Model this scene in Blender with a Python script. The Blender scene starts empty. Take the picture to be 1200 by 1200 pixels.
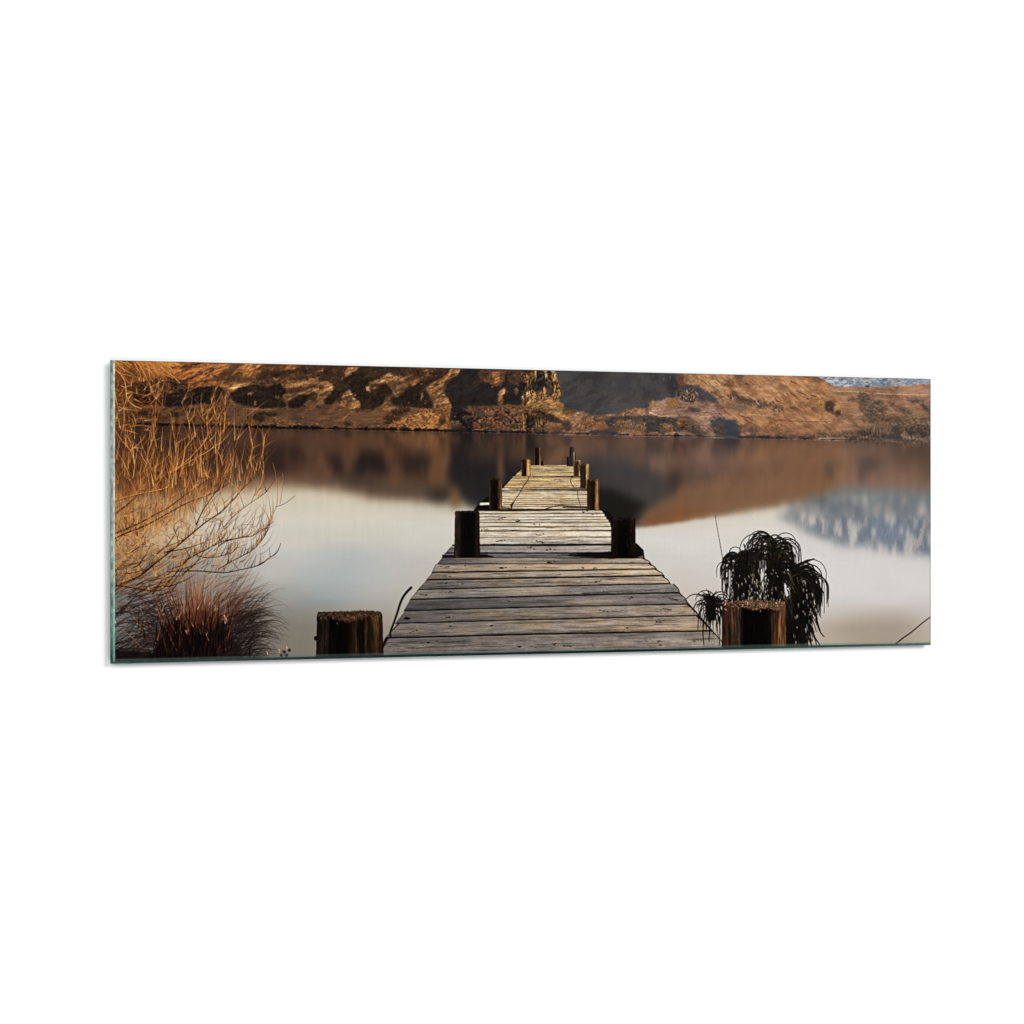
import math, random
import numpy as np

# =====================================================================
# 1. THE PRINT: the picture printed behind the glass is worked out here
#    stroke by stroke (procedurally) in the plane of the print.
# =====================================================================
S = 2
X0, Y0 = 126, 416
NX, NY = (1096 - X0) * S, (782 - Y0) * S
gx = X0 + (np.arange(NX, dtype=np.float32) + .5) / S
gy = Y0 + (np.arange(NY, dtype=np.float32) + .5) / S
GX, GY = np.meshgrid(gx, gy)
IMG = np.zeros((NY, NX, 3), np.float32)
LAB = np.zeros((NY, NX), np.int16)
rnd = random.Random(11)
TAB = np.random.RandomState(5).rand(16, 256, 256).astype(np.float32)
NAMES = []                      # label id -> (part name, parent id, label text)

def lab(name, parent=-1, text=None):
    NAMES.append((name, parent, text)); return len(NAMES) - 1

def vn(x, y, seed=0):
    t = TAB[seed % 16]; o = (seed * 37) % 251
    xi = np.floor(x); yi = np.floor(y); fx = x - xi; fy = y - yi
    xi = xi.astype(np.int64) + o; yi = yi.astype(np.int64) + o * 3
    fx = fx * fx * (3 - 2 * fx); fy = fy * fy * (3 - 2 * fy)
    a = t[yi & 255, xi & 255]; b = t[yi & 255, (xi + 1) & 255]
    c = t[(yi + 1) & 255, xi & 255]; d = t[(yi + 1) & 255, (xi + 1) & 255]
    return (a + (b - a) * fx) * (1 - fy) + (c + (d - c) * fx) * fy

def fbm(x, y, seed=0, o=4, g=.55):
    s = 0; a = 1; n = 0
    for i in range(o):
        s = s + a * vn(x * 2 ** i, y * 2 ** i, seed + i); n += a; a *= g
    return s / n

def reg(x0, y0, x1, y1):
    i0 = max(0, int((x0 - X0) * S)); i1 = min(NX, int((x1 - X0) * S) + 1)
    j0 = max(0, int((y0 - Y0) * S)); j1 = min(NY, int((y1 - Y0) * S) + 1)
    if i1 <= i0 or j1 <= j0: return None
    return (slice(j0, j1), slice(i0, i1))

def blur(m, sx, sy=None):
    sy = sx if sy is None else sy
    for ax, s in ((0, sy * S), (1, sx * S)):
        if s < .3: continue
        r = max(1, int(s * 2.6 + .5)); k = np.exp(-.5 * (np.arange(-r, r + 1) / s) ** 2); k /= k.sum()
        pad = [(0, 0)] * m.ndim; pad[ax] = (r, r); p = np.pad(m, pad, mode='edge'); out = np.zeros_like(m)
        n = m.shape[ax]
        for i, w in enumerate(k):
            sl = [slice(None)] * m.ndim; sl[ax] = slice(i, i + n); out += np.float32(w) * p[tuple(sl)]
        m = out
    return m

def ramp(t, cols):
    cols = np.array(cols, np.float32); n = len(cols) - 1
    t = np.clip(t, 0, .9999) * n; i = t.astype(int); f = (t - i)[..., None]
    return cols[i] * (1 - f) + cols[i + 1] * f

def tex(x, y, cols, sx=3, sy=2, rot=0, k=1.8, seed=1, o=4):
    a = math.radians(rot); xr = x * math.cos(a) + y * math.sin(a); yr = -x * math.sin(a) + y * math.cos(a)
    n = fbm(xr / sx, yr / sy, seed, o, .62)
    return ramp((n - .5) * k + .5, cols)

def comp(sl, m, col, label=None, thr=.5):
    m3 = m[..., None]; IMG[sl] = IMG[sl] * (1 - m3) + (col if isinstance(col, np.ndarray) and col.ndim == 3 else np.array(col, np.float32)) * m3
    if label is not None:
        L = LAB[sl]; L[m > thr] = label

def inside(x, y, pts):
    r = np.zeros(x.shape, bool); n = len(pts)
    for i in range(n):
        xa, ya = pts[i]; xb, yb = pts[(i + 1) % n]
        if ya == yb: continue
        r ^= ((ya > y) != (yb > y)) & (x < (xb - xa) * (y - ya) / (yb - ya) + xa)
    return r

def poly(pts, cols, rag=1.2, rs=4, soft=.4, a=1, label=None, sx=3, sy=2, rot=0, k=1.8, seed=None, vert=False, softy=None):
    seed = rnd.randrange(200) if seed is None else seed
    xs = [p[0] for p in pts]; ys = [p[1] for p in pts]; sy_ = soft if softy is None else softy
    pd = 3 + rag * 1.5 + 2.6 * max(soft, sy_)
    sl = reg(min(xs) - pd, min(ys) - pd, max(xs) + pd, max(ys) + pd)
    if sl is None: return
    x = GX[sl]; y = GY[sl]
    if vert:
        xw = x; yw = y + rag * 2.6 * (fbm(x / rs, y / (rs * 14), seed, 4, .7) - .5)
    else:
        xw = x + rag * 2.6 * (fbm(x / rs, y / rs, seed, 3, .7) - .5); yw = y + rag * 2.6 * (fbm(x / rs, y / rs, seed + 7, 3, .7) - .5)
    m = blur(inside(xw, yw, pts).astype(np.float32), soft, sy_) * a
    c = tex(x, y, cols, sx, sy, rot, k, seed + 3) if isinstance(cols[0], (tuple, list)) else np.array(cols, np.float32)
    comp(sl, m, c, label)

def blob(cx, cy, rx, ry, col, a=1, soft=.5, rag=0, rs=4, label=None, seed=None):
    seed = rnd.randrange(200) if seed is None else seed
    sl = reg(cx - rx * (1 + soft) - rag * 2, cy - ry * (1 + soft) - rag * 2, cx + rx * (1 + soft) + rag * 2, cy + ry * (1 + soft) + rag * 2)
    if sl is None: return
    x = GX[sl]; y = GY[sl]
    r = np.sqrt(((x - cx) / rx) ** 2 + ((y - cy) / ry) ** 2)
    if rag: r = r + rag / min(rx, ry) * 2 * (fbm(x / rs, y / rs, seed, 3, .7) - .5)
    m = np.clip((1 + soft - r) / (2 * soft + 1e-3), 0, 1); m = m * m * (3 - 2 * m) * a
    c = tex(x, y, col, 2.2, 2, 0, 2, seed + 3) if isinstance(col[0], (tuple, list)) else np.array(col, np.float32)
    comp(sl, m, c, label)

def spline(pts, n=5):
    if len(pts) < 3: return pts
    P = [pts[0]] + list(pts) + [pts[-1]]; out = []
    for i in range(1, len(P) - 2):
        for k in range(n):
            t = k / n; q = []
            for d in (0, 1):
                a, b, c, e = P[i - 1][d], P[i][d], P[i + 1][d], P[i + 2][d]
                q.append(.5 * (2 * b + (c - a) * t + (2 * a - 5 * b + 4 * c - e) * t * t + (3 * b - a - 3 * c + e) * t ** 3))
            out.append(tuple(q))
    out.append(tuple(pts[-1])); return out

def mixc(a, b, t): return tuple(a[i] * (1 - t) + b[i] * t for i in range(3))

def stroke(pts, w0, w1, c0, c1=None, a=1, label=None, n=4, sm=True, jit=0, aend=None):
    """tapered curved stroke, coverage anti-aliased"""
    c1 = c1 or c0; P = spline(pts, n) if sm else pts; N = len(P) - 1
    if N < 1: return
    for i in range(N):
        t0 = i / N; (xa, ya), (xb, yb) = P[i], P[i + 1]
        wa = w0 + (w1 - w0) * t0; wb = w0 + (w1 - w0) * (i + 1) / N; pd = max(wa, wb) / 2 + .8
        sl = reg(min(xa, xb) - pd, min(ya, yb) - pd, max(xa, xb) + pd, max(ya, yb) + pd)
        if sl is None: continue
        x = GX[sl]; y = GY[sl]; dx = xb - xa; dy = yb - ya; L2 = dx * dx + dy * dy + 1e-6
        t = np.clip(((x - xa) * dx + (y - ya) * dy) / L2, 0, 1)
        d = np.sqrt((x - xa - t * dx) ** 2 + (y - ya - t * dy) ** 2)
        w = wa + (wb - wa) * t
        m = np.clip((w / 2 - d) * S * .8 + .5, 0, 1) * np.clip(w * 1.5, .15, 1)
        aa = a if aend is None else a + (aend - a) * t0
        c = mixc(c0, c1, t0)
        if jit: j = 1 + rnd.uniform(-jit, jit); c = (c[0] * j, c[1] * j, c[2] * j)
        comp(sl, m * aa, c, label, .45)

def dabs(cx, cy, rx, ry, n, cols, r=(.5, 1.4), a=.9, label=None, lit=True, asp=1.0):
    for _ in range(n):
        an = rnd.random() * 6.283; q = math.sqrt(rnd.random()); dx = math.cos(an) * q; dy = math.sin(an) * q
        t = (.5 - dy * .42 + dx * .12 if lit else .5) + rnd.uniform(-.28, .28); t = min(.999, max(0, t)) * (len(cols) - 1)
        i = int(t); c = mixc(cols[i], cols[min(i + 1, len(cols) - 1)], t - i); rr = rnd.uniform(*r)
        x, y = cx + dx * rx, cy + dy * ry
        stroke([(x, y - rr * .3 * asp), (x + rnd.uniform(-.4, .4), y + rr * .3 * asp)], rr, rr * .7, c, a=a, label=label, sm=False)

DEFER = []
def shrub(cx, cy, rx, ry, cols, label=None, n=None, a=.9, now=False):
    if cx > 440 and not now: DEFER.append((cx, cy, rx, ry, cols)); return
    blob(cx, cy, rx, ry, [cols[0], cols[0], cols[1]], a=a * .8, soft=.35, rag=1.3, rs=1.8, label=label)
    dabs(cx, cy - ry * .12, rx * .95, ry * .9, n or int(rx * ry * 2.0) + 6, cols, r=(.4, 1.1), a=.6, label=None)

def shore(x): return 497.5 + (x - 133) * .0212

# ---------------------------------------------------------------- labels
L_WATER = lab('printed_lake', text='still lake printed across the middle, brown and pale grey reflections')
L_HILL = lab('printed_hillside', text='golden brown hillside with dark shadowed gullies printed along the top')
L_MTN = lab('printed_mountain', text='pale blue grey mountain sliver in the top right corner of the print')

# ---------------------------------------------------------------- water
def water():
    # base colour control grid (x columns, y rows)
    xs = [126, 200, 260, 320, 380, 440, 500, 550, 600, 660, 720, 780, 840, 900, 960, 1010, 1050, 1096]
    rows = {
     500: [(92,62,46),(85,60,48),(90,64,50),(104,74,56),(112,80,60),(122,86,60),(130,92,62),(74,62,54),(104,76,58),(120,90,74),(128,98,82),(122,94,80),(132,102,86),(148,110,84),(146,112,88),(126,100,84),(116,96,80),(106,92,78)],
     525: [(78,52,38),(62,44,40),(70,50,42),(88,62,50),(104,74,58),(104,72,54),(108,80,58),(52,48,48),(74,60,52),(104,82,68),(96,82,74),(122,96,84),(126,98,82),(142,106,80),(142,106,80),(134,106,90),(120,98,84),(104,84,68)],
     550: [(70,48,38),(66,46,40),(74,52,44),(84,62,52),(88,68,56),(76,60,52),(92,70,56),(48,44,44),(52,48,46),(76,70,66),(78,74,72),(106,86,74),(112,90,76),(132,102,76),(138,102,72),(136,108,92),(120,98,84),(108,88,72)],
     566: [(84,62,48),(92,72,58),(104,84,68),(136,112,90),(112,92,76),(98,80,66),(92,72,58),(52,46,44),(42,40,40),(58,56,54),(70,70,70),(94,80,70),(116,92,74),(130,102,76),(136,102,72),(140,112,96),(134,108,92),(122,100,84)],
     582: [(140,110,80),(150,124,96),(176,154,126),(196,180,154),(190,176,152),(150,130,108),(104,86,72),(64,54,48),(42,38,38),(44,42,40),(52,52,52),(96,78,62),(118,92,70),(130,102,76),(128,102,80),(116,120,124),(112,118,122),(114,116,118)],
     605: [(160,134,104),(176,156,130),(190,176,154),(200,192,174),(200,192,172),(196,188,168),(192,184,168),(182,176,164),(42,40,38),(40,38,36),(44,42,38),(124,88,56),(128,98,70),(188,178,164),(176,170,160),(114,122,130),(118,124,132),(116,122,128)],
     640: [(150,130,106),(158,146,126),(176,168,150),(188,184,172),(190,186,172),(190,182,168),(192,184,170),(192,186,174),(190,184,174),(190,184,174),(196,190,180),(200,194,182),(202,196,184),(204,198,186),(200,196,184),(178,176,170),(158,158,156),(150,150,150)],
     675: [(120,110,96),(130,122,110),(150,144,132),(176,172,160),(174,174,164),(184,178,164),(184,174,160),(184,176,164),(184,176,164),(184,176,164),(188,182,172),(196,188,174),(198,190,178),(200,194,182),(202,196,186),(202,196,186),(202,194,186),(200,192,184)],
     705: [(112,108,100),(124,120,112),(140,134,124),(150,146,136),(146,148,142),(166,162,150),(176,168,154),(180,170,158),(180,170,158),(180,170,158),(180,172,160),(184,172,158),(190,178,164),(194,184,170),(198,190,178),(200,190,180),(198,188,178),(196,186,178)],
     735: [(110,108,104),(116,114,108),(120,116,110),(134,128,118),(142,136,122),(152,142,126),(160,150,136),(166,156,142),(170,160,146),(170,160,146),(170,160,146),(176,164,150),(184,170,154),(180,168,152),(178,166,150),(164,150,134),(160,146,132),(186,172,156)],
     780: [(90,88,84),(96,94,90),(104,102,98),(116,112,104),(126,120,110),(136,128,116),(140,132,120),(140,132,120),(140,132,120),(140,132,120),(140,132,120),(150,140,128),(168,156,140),(160,150,136),(160,150,136),(158,146,132),(156,144,130),(170,158,142)]}
    ys = sorted(rows); G = np.array([rows[k] for k in ys], np.float32)
    sl = reg(X0, 494, 1096, 782); x = GX[sl]; y = GY[sl]
    xw = x + 5 * (fbm(x / 14, y / 60, 3, 3) - .5); yw = y + 9 * (fbm(x / 5, y / 90, 9, 4, .7) - .5) * np.clip((640 - y) / 60, .15, 1)
    ix = np.clip(np.searchsorted(xs, xw) - 1, 0, len(xs) - 2); iy = np.clip(np.searchsorted(ys, yw) - 1, 0, len(ys) - 2)
    xa = np.array(xs, np.float32); ya = np.array(ys, np.float32)
    fx = np.clip((xw - xa[ix]) / (xa[ix + 1] - xa[ix]), 0, 1)[..., None]; fy = np.clip((yw - ya[iy]) / (ya[iy + 1] - ya[iy]), 0, 1)[..., None]
    fx = fx * fx * (3 - 2 * fx)
    c = (G[iy, ix] * (1 - fx) + G[iy, ix + 1] * fx) * (1 - fy) + (G[iy + 1, ix] * (1 - fx) + G[iy + 1, ix + 1] * fx) * fy
    IMG[sl] = c; LAB[sl] = L_WATER
water()

V = dict(vert=True, label=None, k=.9, sx=7, sy=60)
def refl(pts, c, soft=3, softy=4, a=.85, rag=3, rs=4): poly(pts, c, rag=rag, rs=rs, soft=soft * 1.35, softy=softy * 1.15, a=a, vert=True, sx=3, sy=60, k=1)
def box(x0, y0, x1, y1): return [(x0, y0), (x1, y0), (x1, y1), (x0, y1)]
# pale sky reflection on the left, edge stepping down to the jetty
refl([(126,583),(200,582),(290,577),(330,574),(372,576),(400,580),(430,584),(455,587),(480,590),(500,593),(530,597),(556,601),(560,640),(126,640)], [(196,180,152),(202,190,168),(206,198,178)], soft=1.2, softy=3.0, a=.8, rag=4, rs=3.5)
refl(box(300,590,560,640), [(196,190,174),(192,186,170)], soft=8, softy=9, a=.7)
# brown / dark reflection blocks, left half
refl(box(318,521,350,552), [(66,45,36),(52,36,31)], soft=5, softy=6, a=.75)
refl(box(352,512,388,560), [(120,84,62),(104,74,57)], soft=5, softy=6, a=.6)
refl(box(388,528,404,554), [(56,42,38),(44,36,34)], soft=3, softy=5, a=.8)
refl(box(404,512,413,556), [(120,86,60),(108,78,58)], soft=2, softy=5, a=.6)
refl(box(414,527,452,553), [(48,38,38),(42,34,36),(54,42,38)], soft=2.5, softy=5, a=.9)
refl(box(414,508,460,524), [(126,88,62),(112,78,56)], soft=4, softy=4, a=.7)
refl(box(455,508,470,575), [(128,92,64),(112,80,58)], soft=2.5, softy=6, a=.6)
refl(box(473,529,502,552), [(54,42,38),(66,50,42)], soft=2.5, softy=5, a=.85)
refl(box(504,508,526,570), [(142,102,64),(116,84,56),(130,94,60)], soft=2.2, softy=6, a=.8)
refl(box(400,558,450,574), [(84,70,62),(70,58,52)], soft=6, softy=4, a=.7)
refl(box(430,566,500,584), [(92,74,60),(78,64,54)], soft=6, softy=4, a=.7)
refl(box(502,572,526,588), [(58,50,44),(50,44,40)], soft=3, softy=4, a=.85)
refl(box(528,570,540,596), [(132,98,64),(118,86,56)], soft=1.8, softy=4, a=.85)
refl([(540,506),(630,508),(640,560),(640,598),(566,599),(548,590),(529,560),(529,512)], [(50,46,46),(42,40,42),(36,35,36)], soft=3, softy=3, a=.85, rag=2)
refl(box(528,508,541,526), [(112,82,60),(96,72,54)], soft=1.5, softy=5, a=.8)
refl(box(552,508,572,540), [(92,74,60),(66,56,50)], soft=3, softy=9, a=.7)
refl(box(574,508,582,530), [(90,64,50),(60,50,46)], soft=2, softy=8, a=.6)
refl(box(583,508,590,566), [(138,102,70),(120,88,62)], soft=1.3, softy=8, a=.8)
refl(box(598,508,612,540), [(110,80,62),(96,72,58)], soft=1.8, softy=7, a=.75)
refl(box(612,508,618,540), [(150,112,76),(120,90,64)], soft=1.1, softy=8, a=.6)
refl(box(619,506,628,528), [(42,38,36),(52,46,42)], soft=1.4, softy=5, a=.85)
refl(box(638,508,664,545), [(136,102,76),(112,86,70)], soft=3, softy=8, a=.8)
refl(box(664,508,672,524), [(66,58,56),(76,66,60)], soft=2, softy=5, a=.7)
refl(box(675,510,700,534), [(124,98,82),(106,88,78)], soft=3, softy=7, a=.7)
refl(box(700,512,758,536), [(142,108,88),(122,96,82)], soft=3, softy=7, a=.7)
refl([(690,540),(770,540),(790,590),(760,612),(700,608)], [(76,74,72),(68,67,66)], soft=8, softy=8, a=.85)
refl([(695,570),(715,572),(745,585),(757,590),(748,604),(744,616),(690,616)], [(38,35,30),(32,30,26)], soft=4, softy=3, a=.95)
refl(box(620,560,700,600), [(44,42,42),(38,37,38)], soft=6, softy=8, a=.7)
refl(box(760,524,796,552), [(126,98,86),(116,92,80)], soft=3, softy=6, a=.7)
refl(box(787,510,796,530), [(74,54,48),(90,66,54)], soft=1.5, softy=6, a=.7)
refl(box(800,510,804,532), [(84,62,54),(96,72,60)], soft=1.2, softy=6, a=.6)
refl(box(806,518,840,545), [(136,106,92),(122,98,86)], soft=4, softy=8, a=.6)
refl(box(836,508,866,522), [(84,78,76),(72,70,70)], soft=3, softy=3, a=.8)
refl(box(848,508,862,520), [(72,72,74),(66,68,72)], soft=2, softy=3, a=.8)
refl(box(783,546,800,572), [(70,54,46),(58,46,42)], soft=2.5, softy=6, a=.8)
refl(box(812,556,835,566), [(112,92,78),(104,86,76)], soft=6, softy=5, a=.5)
# orange brown reflected slope and its clean lower edge
refl([(748,616),(756,600),(772,588),(795,580),(800,566),(840,560),(960,520),(972,574),(958,582),(925,591),(895,596),(860,601),(830,605),(800,610),(770,615)], [(118,90,68),(126,97,74),(116,90,68)], soft=3, softy=2, a=.85, rag=1.6)
refl([(749,616),(758,606),(780,598),(820,598),(836,603),(800,610),(770,615)], [(124,84,52),(128,90,58)], soft=4, softy=2.5, a=.8, rag=1)
refl(box(793,570,800,612), [(140,96,56),(128,86,52)], soft=1.5, softy=4, a=.5)
refl([(740,619),(770,617),(800,612),(835,606),(865,602),(900,597),(925,593),(940,612),(930,640),(746,640)], [(204,194,176),(206,198,184)], soft=2, softy=1.6, a=.9, rag=2.6, rs=3)
refl(box(930,515,965,585), [(130,98,70),(124,94,68)], soft=5, softy=6, a=.7)
# far right
refl(box(966,536,976,556), [(92,80,78),(84,74,74)], soft=2.5, softy=4, a=.85)
refl(box(1004,535,1030,550), [(88,78,76),(78,72,74)], soft=3, softy=4, a=.9)
refl(box(1004,548,1016,562), [(92,82,80),(84,78,78)], soft=2.5, softy=4, a=.8)
refl(box(1052,520,1096,552), [(106,86,68),(98,80,66),(114,92,72)], soft=5, softy=6, a=.8)
refl(box(1028,545,1075,572), [(142,112,96),(132,106,92)], soft=6, softy=5, a=.6)
# blue mountain reflection
refl([(922,592),(935,587),(958,583),(972,575),(985,572),(1010,573),(1040,571),(1060,576),(1096,580),(1096,652),(1072,648),(1050,648),(1030,646),(1008,640),(985,641),(965,632),(945,625),(925,616),(912,608)], [(106,112,118),(114,118,122),(126,128,128),(160,152,144)], soft=4, softy=4.5, a=.85, rag=5, rs=5)
poly([(925,596),(985,580),(1096,584),(1096,648),(1010,638),(950,622)], [(104,112,118),(116,120,124),(134,134,132),(176,166,154)], rag=5, rs=6, soft=3, softy=4, a=.6, vert=True, sx=5, sy=13, k=2.6)
refl(box(948,582,970,594), [(92,98,104),(100,104,108)], soft=4, softy=3, a=.7)
refl(box(980,588,1005,600), [(98,106,114),(104,110,116)], soft=5, softy=4, a=.7)
refl(box(1018,605,1065,635), [(108,118,128),(116,124,132)], soft=6, softy=6, a=.8)
for (x, y0, y1, w) in [(917,590,604,3),(922,588,603,2.4),(934,590,600,1.5),(941,600,610,5),(950,603,616,5),(954,604,612,3),(963,601,612,3),(969,606,620,2),(981,609,622,4),(985,612,626,2),(998,615,642,4),(1002,612,636,4),(1007,612,622,3),(1014,580,594,4),(1024,618,628,4),(1040,600,612,5),(1045,606,620,3),(1047,602,614,3),(1064,620,650,3),(1068,626,652,4),(1079,592,606,4),(1083,590,600,3),(1090,622,640,4),(1020,640,652,3),(1032,636,654,6),(1048,638,656,5),(1061,634,652,3),(1038,640,652,4),(1057,616,628,2.5),(1088,600,612,2)]:
    refl(box(x - w / 2, y0, x + w / 2, y1), [(196,184,170),(204,194,180)], soft=1.3, softy=3.4, a=.75, rag=2, rs=2)
refl([(912,612),(945,629),(985,645),(1010,644),(1050,653),(1096,657),(1096,700),(912,700)], [(202,196,184),(204,198,188)], soft=3, softy=4, a=.75)
refl([(985,722),(1030,716),(1075,722),(1096,730),(1096,742),(1050,752),(990,742)], [(158,146,132),(164,152,138)], soft=14, softy=6, a=.35)
refl([(372,645),(410,640),(440,655),(440,690),(380,695)], [(160,166,164),(158,162,158)], soft=16, softy=10, a=.6)
refl([(300,720),(440,715),(450,770),(300,772)], [(138,130,116),(128,120,108)], soft=14, softy=8, a=.6)
for (x, y, rx, ry, c, a) in [(400,604,90,14,(214,204,184),.35),(520,618,60,16,(206,202,190),.3),(330,612,50,16,(206,198,182),.3),(430,662,60,22,(166,170,166),.3),(500,640,50,10,(206,196,180),.25),(800,632,60,12,(212,206,196),.35),(870,618,60,10,(214,206,194),.35),(990,672,90,18,(208,202,194),.3),(1060,690,40,14,(206,192,184),.3),(790,690,40,20,(200,182,162),.25),(340,745,60,26,(120,116,108),.35),(1000,738,60,8,(150,138,124),.25),(1075,750,20,10,(160,148,134),.2),(960,700,40,14,(204,196,184),.3)]: blob(x, y, rx, ry, c, a=a, soft=.9)
# faint vertical streaks and slow-water banding
sl = reg(X0, 505, 1096, 660); x = GX[sl]; y = GY[sl]
st = (fbm(x / 2.2, y / 70, 21, 4, .75) - .5) * np.clip((606 - y) / 20, .12, 1) + .4 * (fbm(x / 60, y / 3, 22, 3) - .5) * .25
IMG[sl] *= (1 + .2 * st)[..., None]
sl = reg(X0, 590, 1096, 782); x = GX[sl]; y = GY[sl]; wk = (np.clip((y - 596) / 24, 0, 1) * np.clip((770 - y) / 60, 0, 1))[..., None]; IMG[sl] = IMG[sl] * (1 + wk * np.array([.0, .012, .045], np.float32))
IMG[sl] += (7 * (fbm(x / 45, y / 16, 33, 3) - .5))[..., None] * np.array([1, .9, .7], np.float32)

# ---------------------------------------------------------------- hills
def hills():
    global IMG
    xs = [126, 200, 260, 330, 400, 460, 520, 580, 640, 700, 760, 800, 850, 900, 960, 1010, 1096]
    top = [(140,90,52),(176,112,62),(182,118,68),(160,106,64),(98,70,48),(94,70,50),(100,72,48),(78,60,48),(150,110,70),(76,74,76),(76,74,76),(170,128,86),(180,132,86),(180,130,84),(184,136,84),(176,134,94),(172,134,102)]
    bot = [(100,66,42),(96,66,44),(112,82,58),(110,82,62),(122,86,60),(140,98,62),(140,98,60),(92,68,56),(150,112,76),(160,118,88),(140,108,86),(156,122,98),(158,120,88),(166,120,84),(168,120,82),(150,114,84),(120,98,78)]
    sl = reg(X0, Y0, 1096, 522); x = GX[sl]; y = GY[sl]
    m = y < shore(x) + 1.2 * (fbm(x / 3, y * 0, 5, 3) - .5) + .8
    xw = x + 14 * (fbm(x / 12, y / 8, 1, 3) - .5); t = np.clip((y - 436) / 60, 0, 1)[..., None]
    A = np.stack([np.interp(xw, xs, [c[k] for c in top]) for k in range(3)], -1); B = np.stack([np.interp(xw, xs, [c[k] for c in bot]) for k in range(3)], -1)
    c = A * (1 - t) + B * t
    # grassy streaks running down slope, finer grain over them
    n1 = fbm((x + y * 1.2) / 9, (y - x * .18) / 2.2, 41, 5, .65) - .5; n2 = fbm(x / 1.3, y / 1.0, 47, 3, .7) - .5; n3 = fbm(x / 20, y / 7, 51, 3) - .5
    c = c * (1 + .38 * n1 + .16 * n2 + .3 * n3)[..., None]
    mm = m[..., None]; IMG[sl] = np.where(mm, c, IMG[sl]).astype(np.float32); LAB[sl] = np.where(m, L_HILL, LAB[sl])
hills()
H = L_HILL
DK = [(20,17,18),(30,26,28),(44,36,32)]; BR = [(58,40,30),(92,66,46),(130,92,58)]; GO = [(100,66,40),(158,108,64),(204,150,94)]
RK = [(34,26,24),(70,50,38),(112,80,54),(160,116,70)]
def hp(pts, cols, **k):
    k.setdefault('rag', 1.6); k.setdefault('rs', 3); k.setdefault('soft', .6); k.setdefault('sx', 2.2); k.setdefault('sy', 1.4); k.setdefault('k', 2.2)
    if isinstance(cols[0], tuple) and sum(cols[0]) < 118 and k.get('a', 1) > .8 and sum(cols[-1]) < 190:
        q = dict(k); q.update(soft=2.2, rag=4.5, rs=5, a=.5); poly(pts, cols, **q)
        k['sx'] = 5; k['sy'] = 2.4; k['rot'] = -35; cols = list(cols) + [tuple(min(255, c * 1.5 + 10) for c in cols[-1])]
    if sum(cols[0]) > 250 and pts[0][0] < 540 and pts[0][0] > 330 and k.get('a', 1) > .8: k['a'] = .78; k['rag'] = 3.2; k['k'] = 2.8
    if pts[0][0] > 790 and sum(cols[0]) < 220: k['rag'] = 2.6; k['soft'] = 1.0; k['a'] = k.get('a', 1) * .88; k['k'] = 2.6
    poly(pts, cols, **k)
# -- far left
hp([(133,428),(160,426),(180,433),(150,444),(133,446)], [(110,66,36),(160,100,52),(188,126,66)], rot=25, a=.7)
hp([(136,440),(150,434),(170,438),(160,442),(140,450)], BR, a=.6, rot=20)
hp([(212,446),(232,438),(240,436),(226,443),(216,448)], [(70,44,32),(92,60,40)], soft=.6, rag=.6)
hp([(236,446),(250,444),(276,440),(276,444),(250,447),(238,448)], [(88,60,40),(100,72,48)], rag=.6, soft=.7)
hp([(146,449),(170,446),(186,443),(196,441),(212,445),(222,452),(214,459),(200,458),(186,464),(165,466),(150,463)], RK[:3], k=2.6)
hp([(133,446),(146,450),(150,466),(168,472),(150,480),(133,482)], RK, k=2.6)
hp([(154,462),(176,456),(196,458),(200,468),(190,474),(164,474)], [(18,14,14),(44,30,24),(110,74,44)], k=2.2)
hp([(186,466),(196,462),(214,457),(232,454),(250,452),(253,460),(252,472),(236,472),(216,476),(196,477),(188,473)], [(18,20,28),(26,26,34),(34,30,34)], rag=1.1)
hp([(133,478),(190,478),(252,473),(268,476),(268,500),(133,498)], [(58,42,30),(104,74,48),(134,96,60)], k=2.0, a=.8)
for (x, y, rx, ry) in [(152,489,5,3),(184,487,4,4),(168,484,6,2.5),(206,486,5,3),(222,480,6,2),(240,486,6,3),(258,480,5,3)]: shrub(x, y, rx, ry, [(28,22,18),(70,48,32),(120,84,52)])
# -- dark scrub and crags mottling the left-hand bays
sl = reg(230, 424, 548, 484); x = GX[sl]; y = GY[sl]
t = fbm((x + (y - 455) * .7) / 9, (y - (x - 300) * .06) / 5.5, 95, 4, .62); lim = np.interp(x, [230, 300, 350, 420, 548], [.66, .56, .5, .47, .47]) + np.interp(y, [426, 438, 472, 480], [.08, 0, 0, .2]) * 1.0
mk = np.clip((t - lim) * 16, 0, 1) * .7; comp(sl, mk.astype(np.float32), tex(x, y, [(34,28,28),(56,44,38),(86,64,48)], 2, 1.6, -20, 2, 5))
# -- second bay
hp([(272,426),(286,426),(276,433),(271,440),(279,444),(268,444),(266,438),(268,430)], [(92,66,44),(116,84,54)], rag=.8, soft=.8)
hp([(250,440),(262,441),(274,441),(296,443),(304,443),(300,447),(285,449),(262,446),(250,445)], [(74,54,40),(104,78,52),(130,96,60)], k=1.8)
hp([(302,440),(306,437),(318,436),(330,433),(345,434),(352,430),(372,428),(412,429),(408,438),(400,446),(392,449),(372,446),(352,444),(334,441),(322,446),(308,448),(300,450),(294,446)], [(44,34,32),(80,58,48),(112,82,60),(148,108,72)], k=2.0, sx=1.6, sy=1.3)
hp([(320,443),(330,441),(332,446),(324,448)], GO, k=1)
shrub(284, 440, 5, 4.5, [(120,84,44),(176,136,66),(208,168,92)])
hp([(262,452),(276,450),(292,447),(294,450),(284,454),(270,458)], [(170,122,76),(196,146,96)], k=1)
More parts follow.
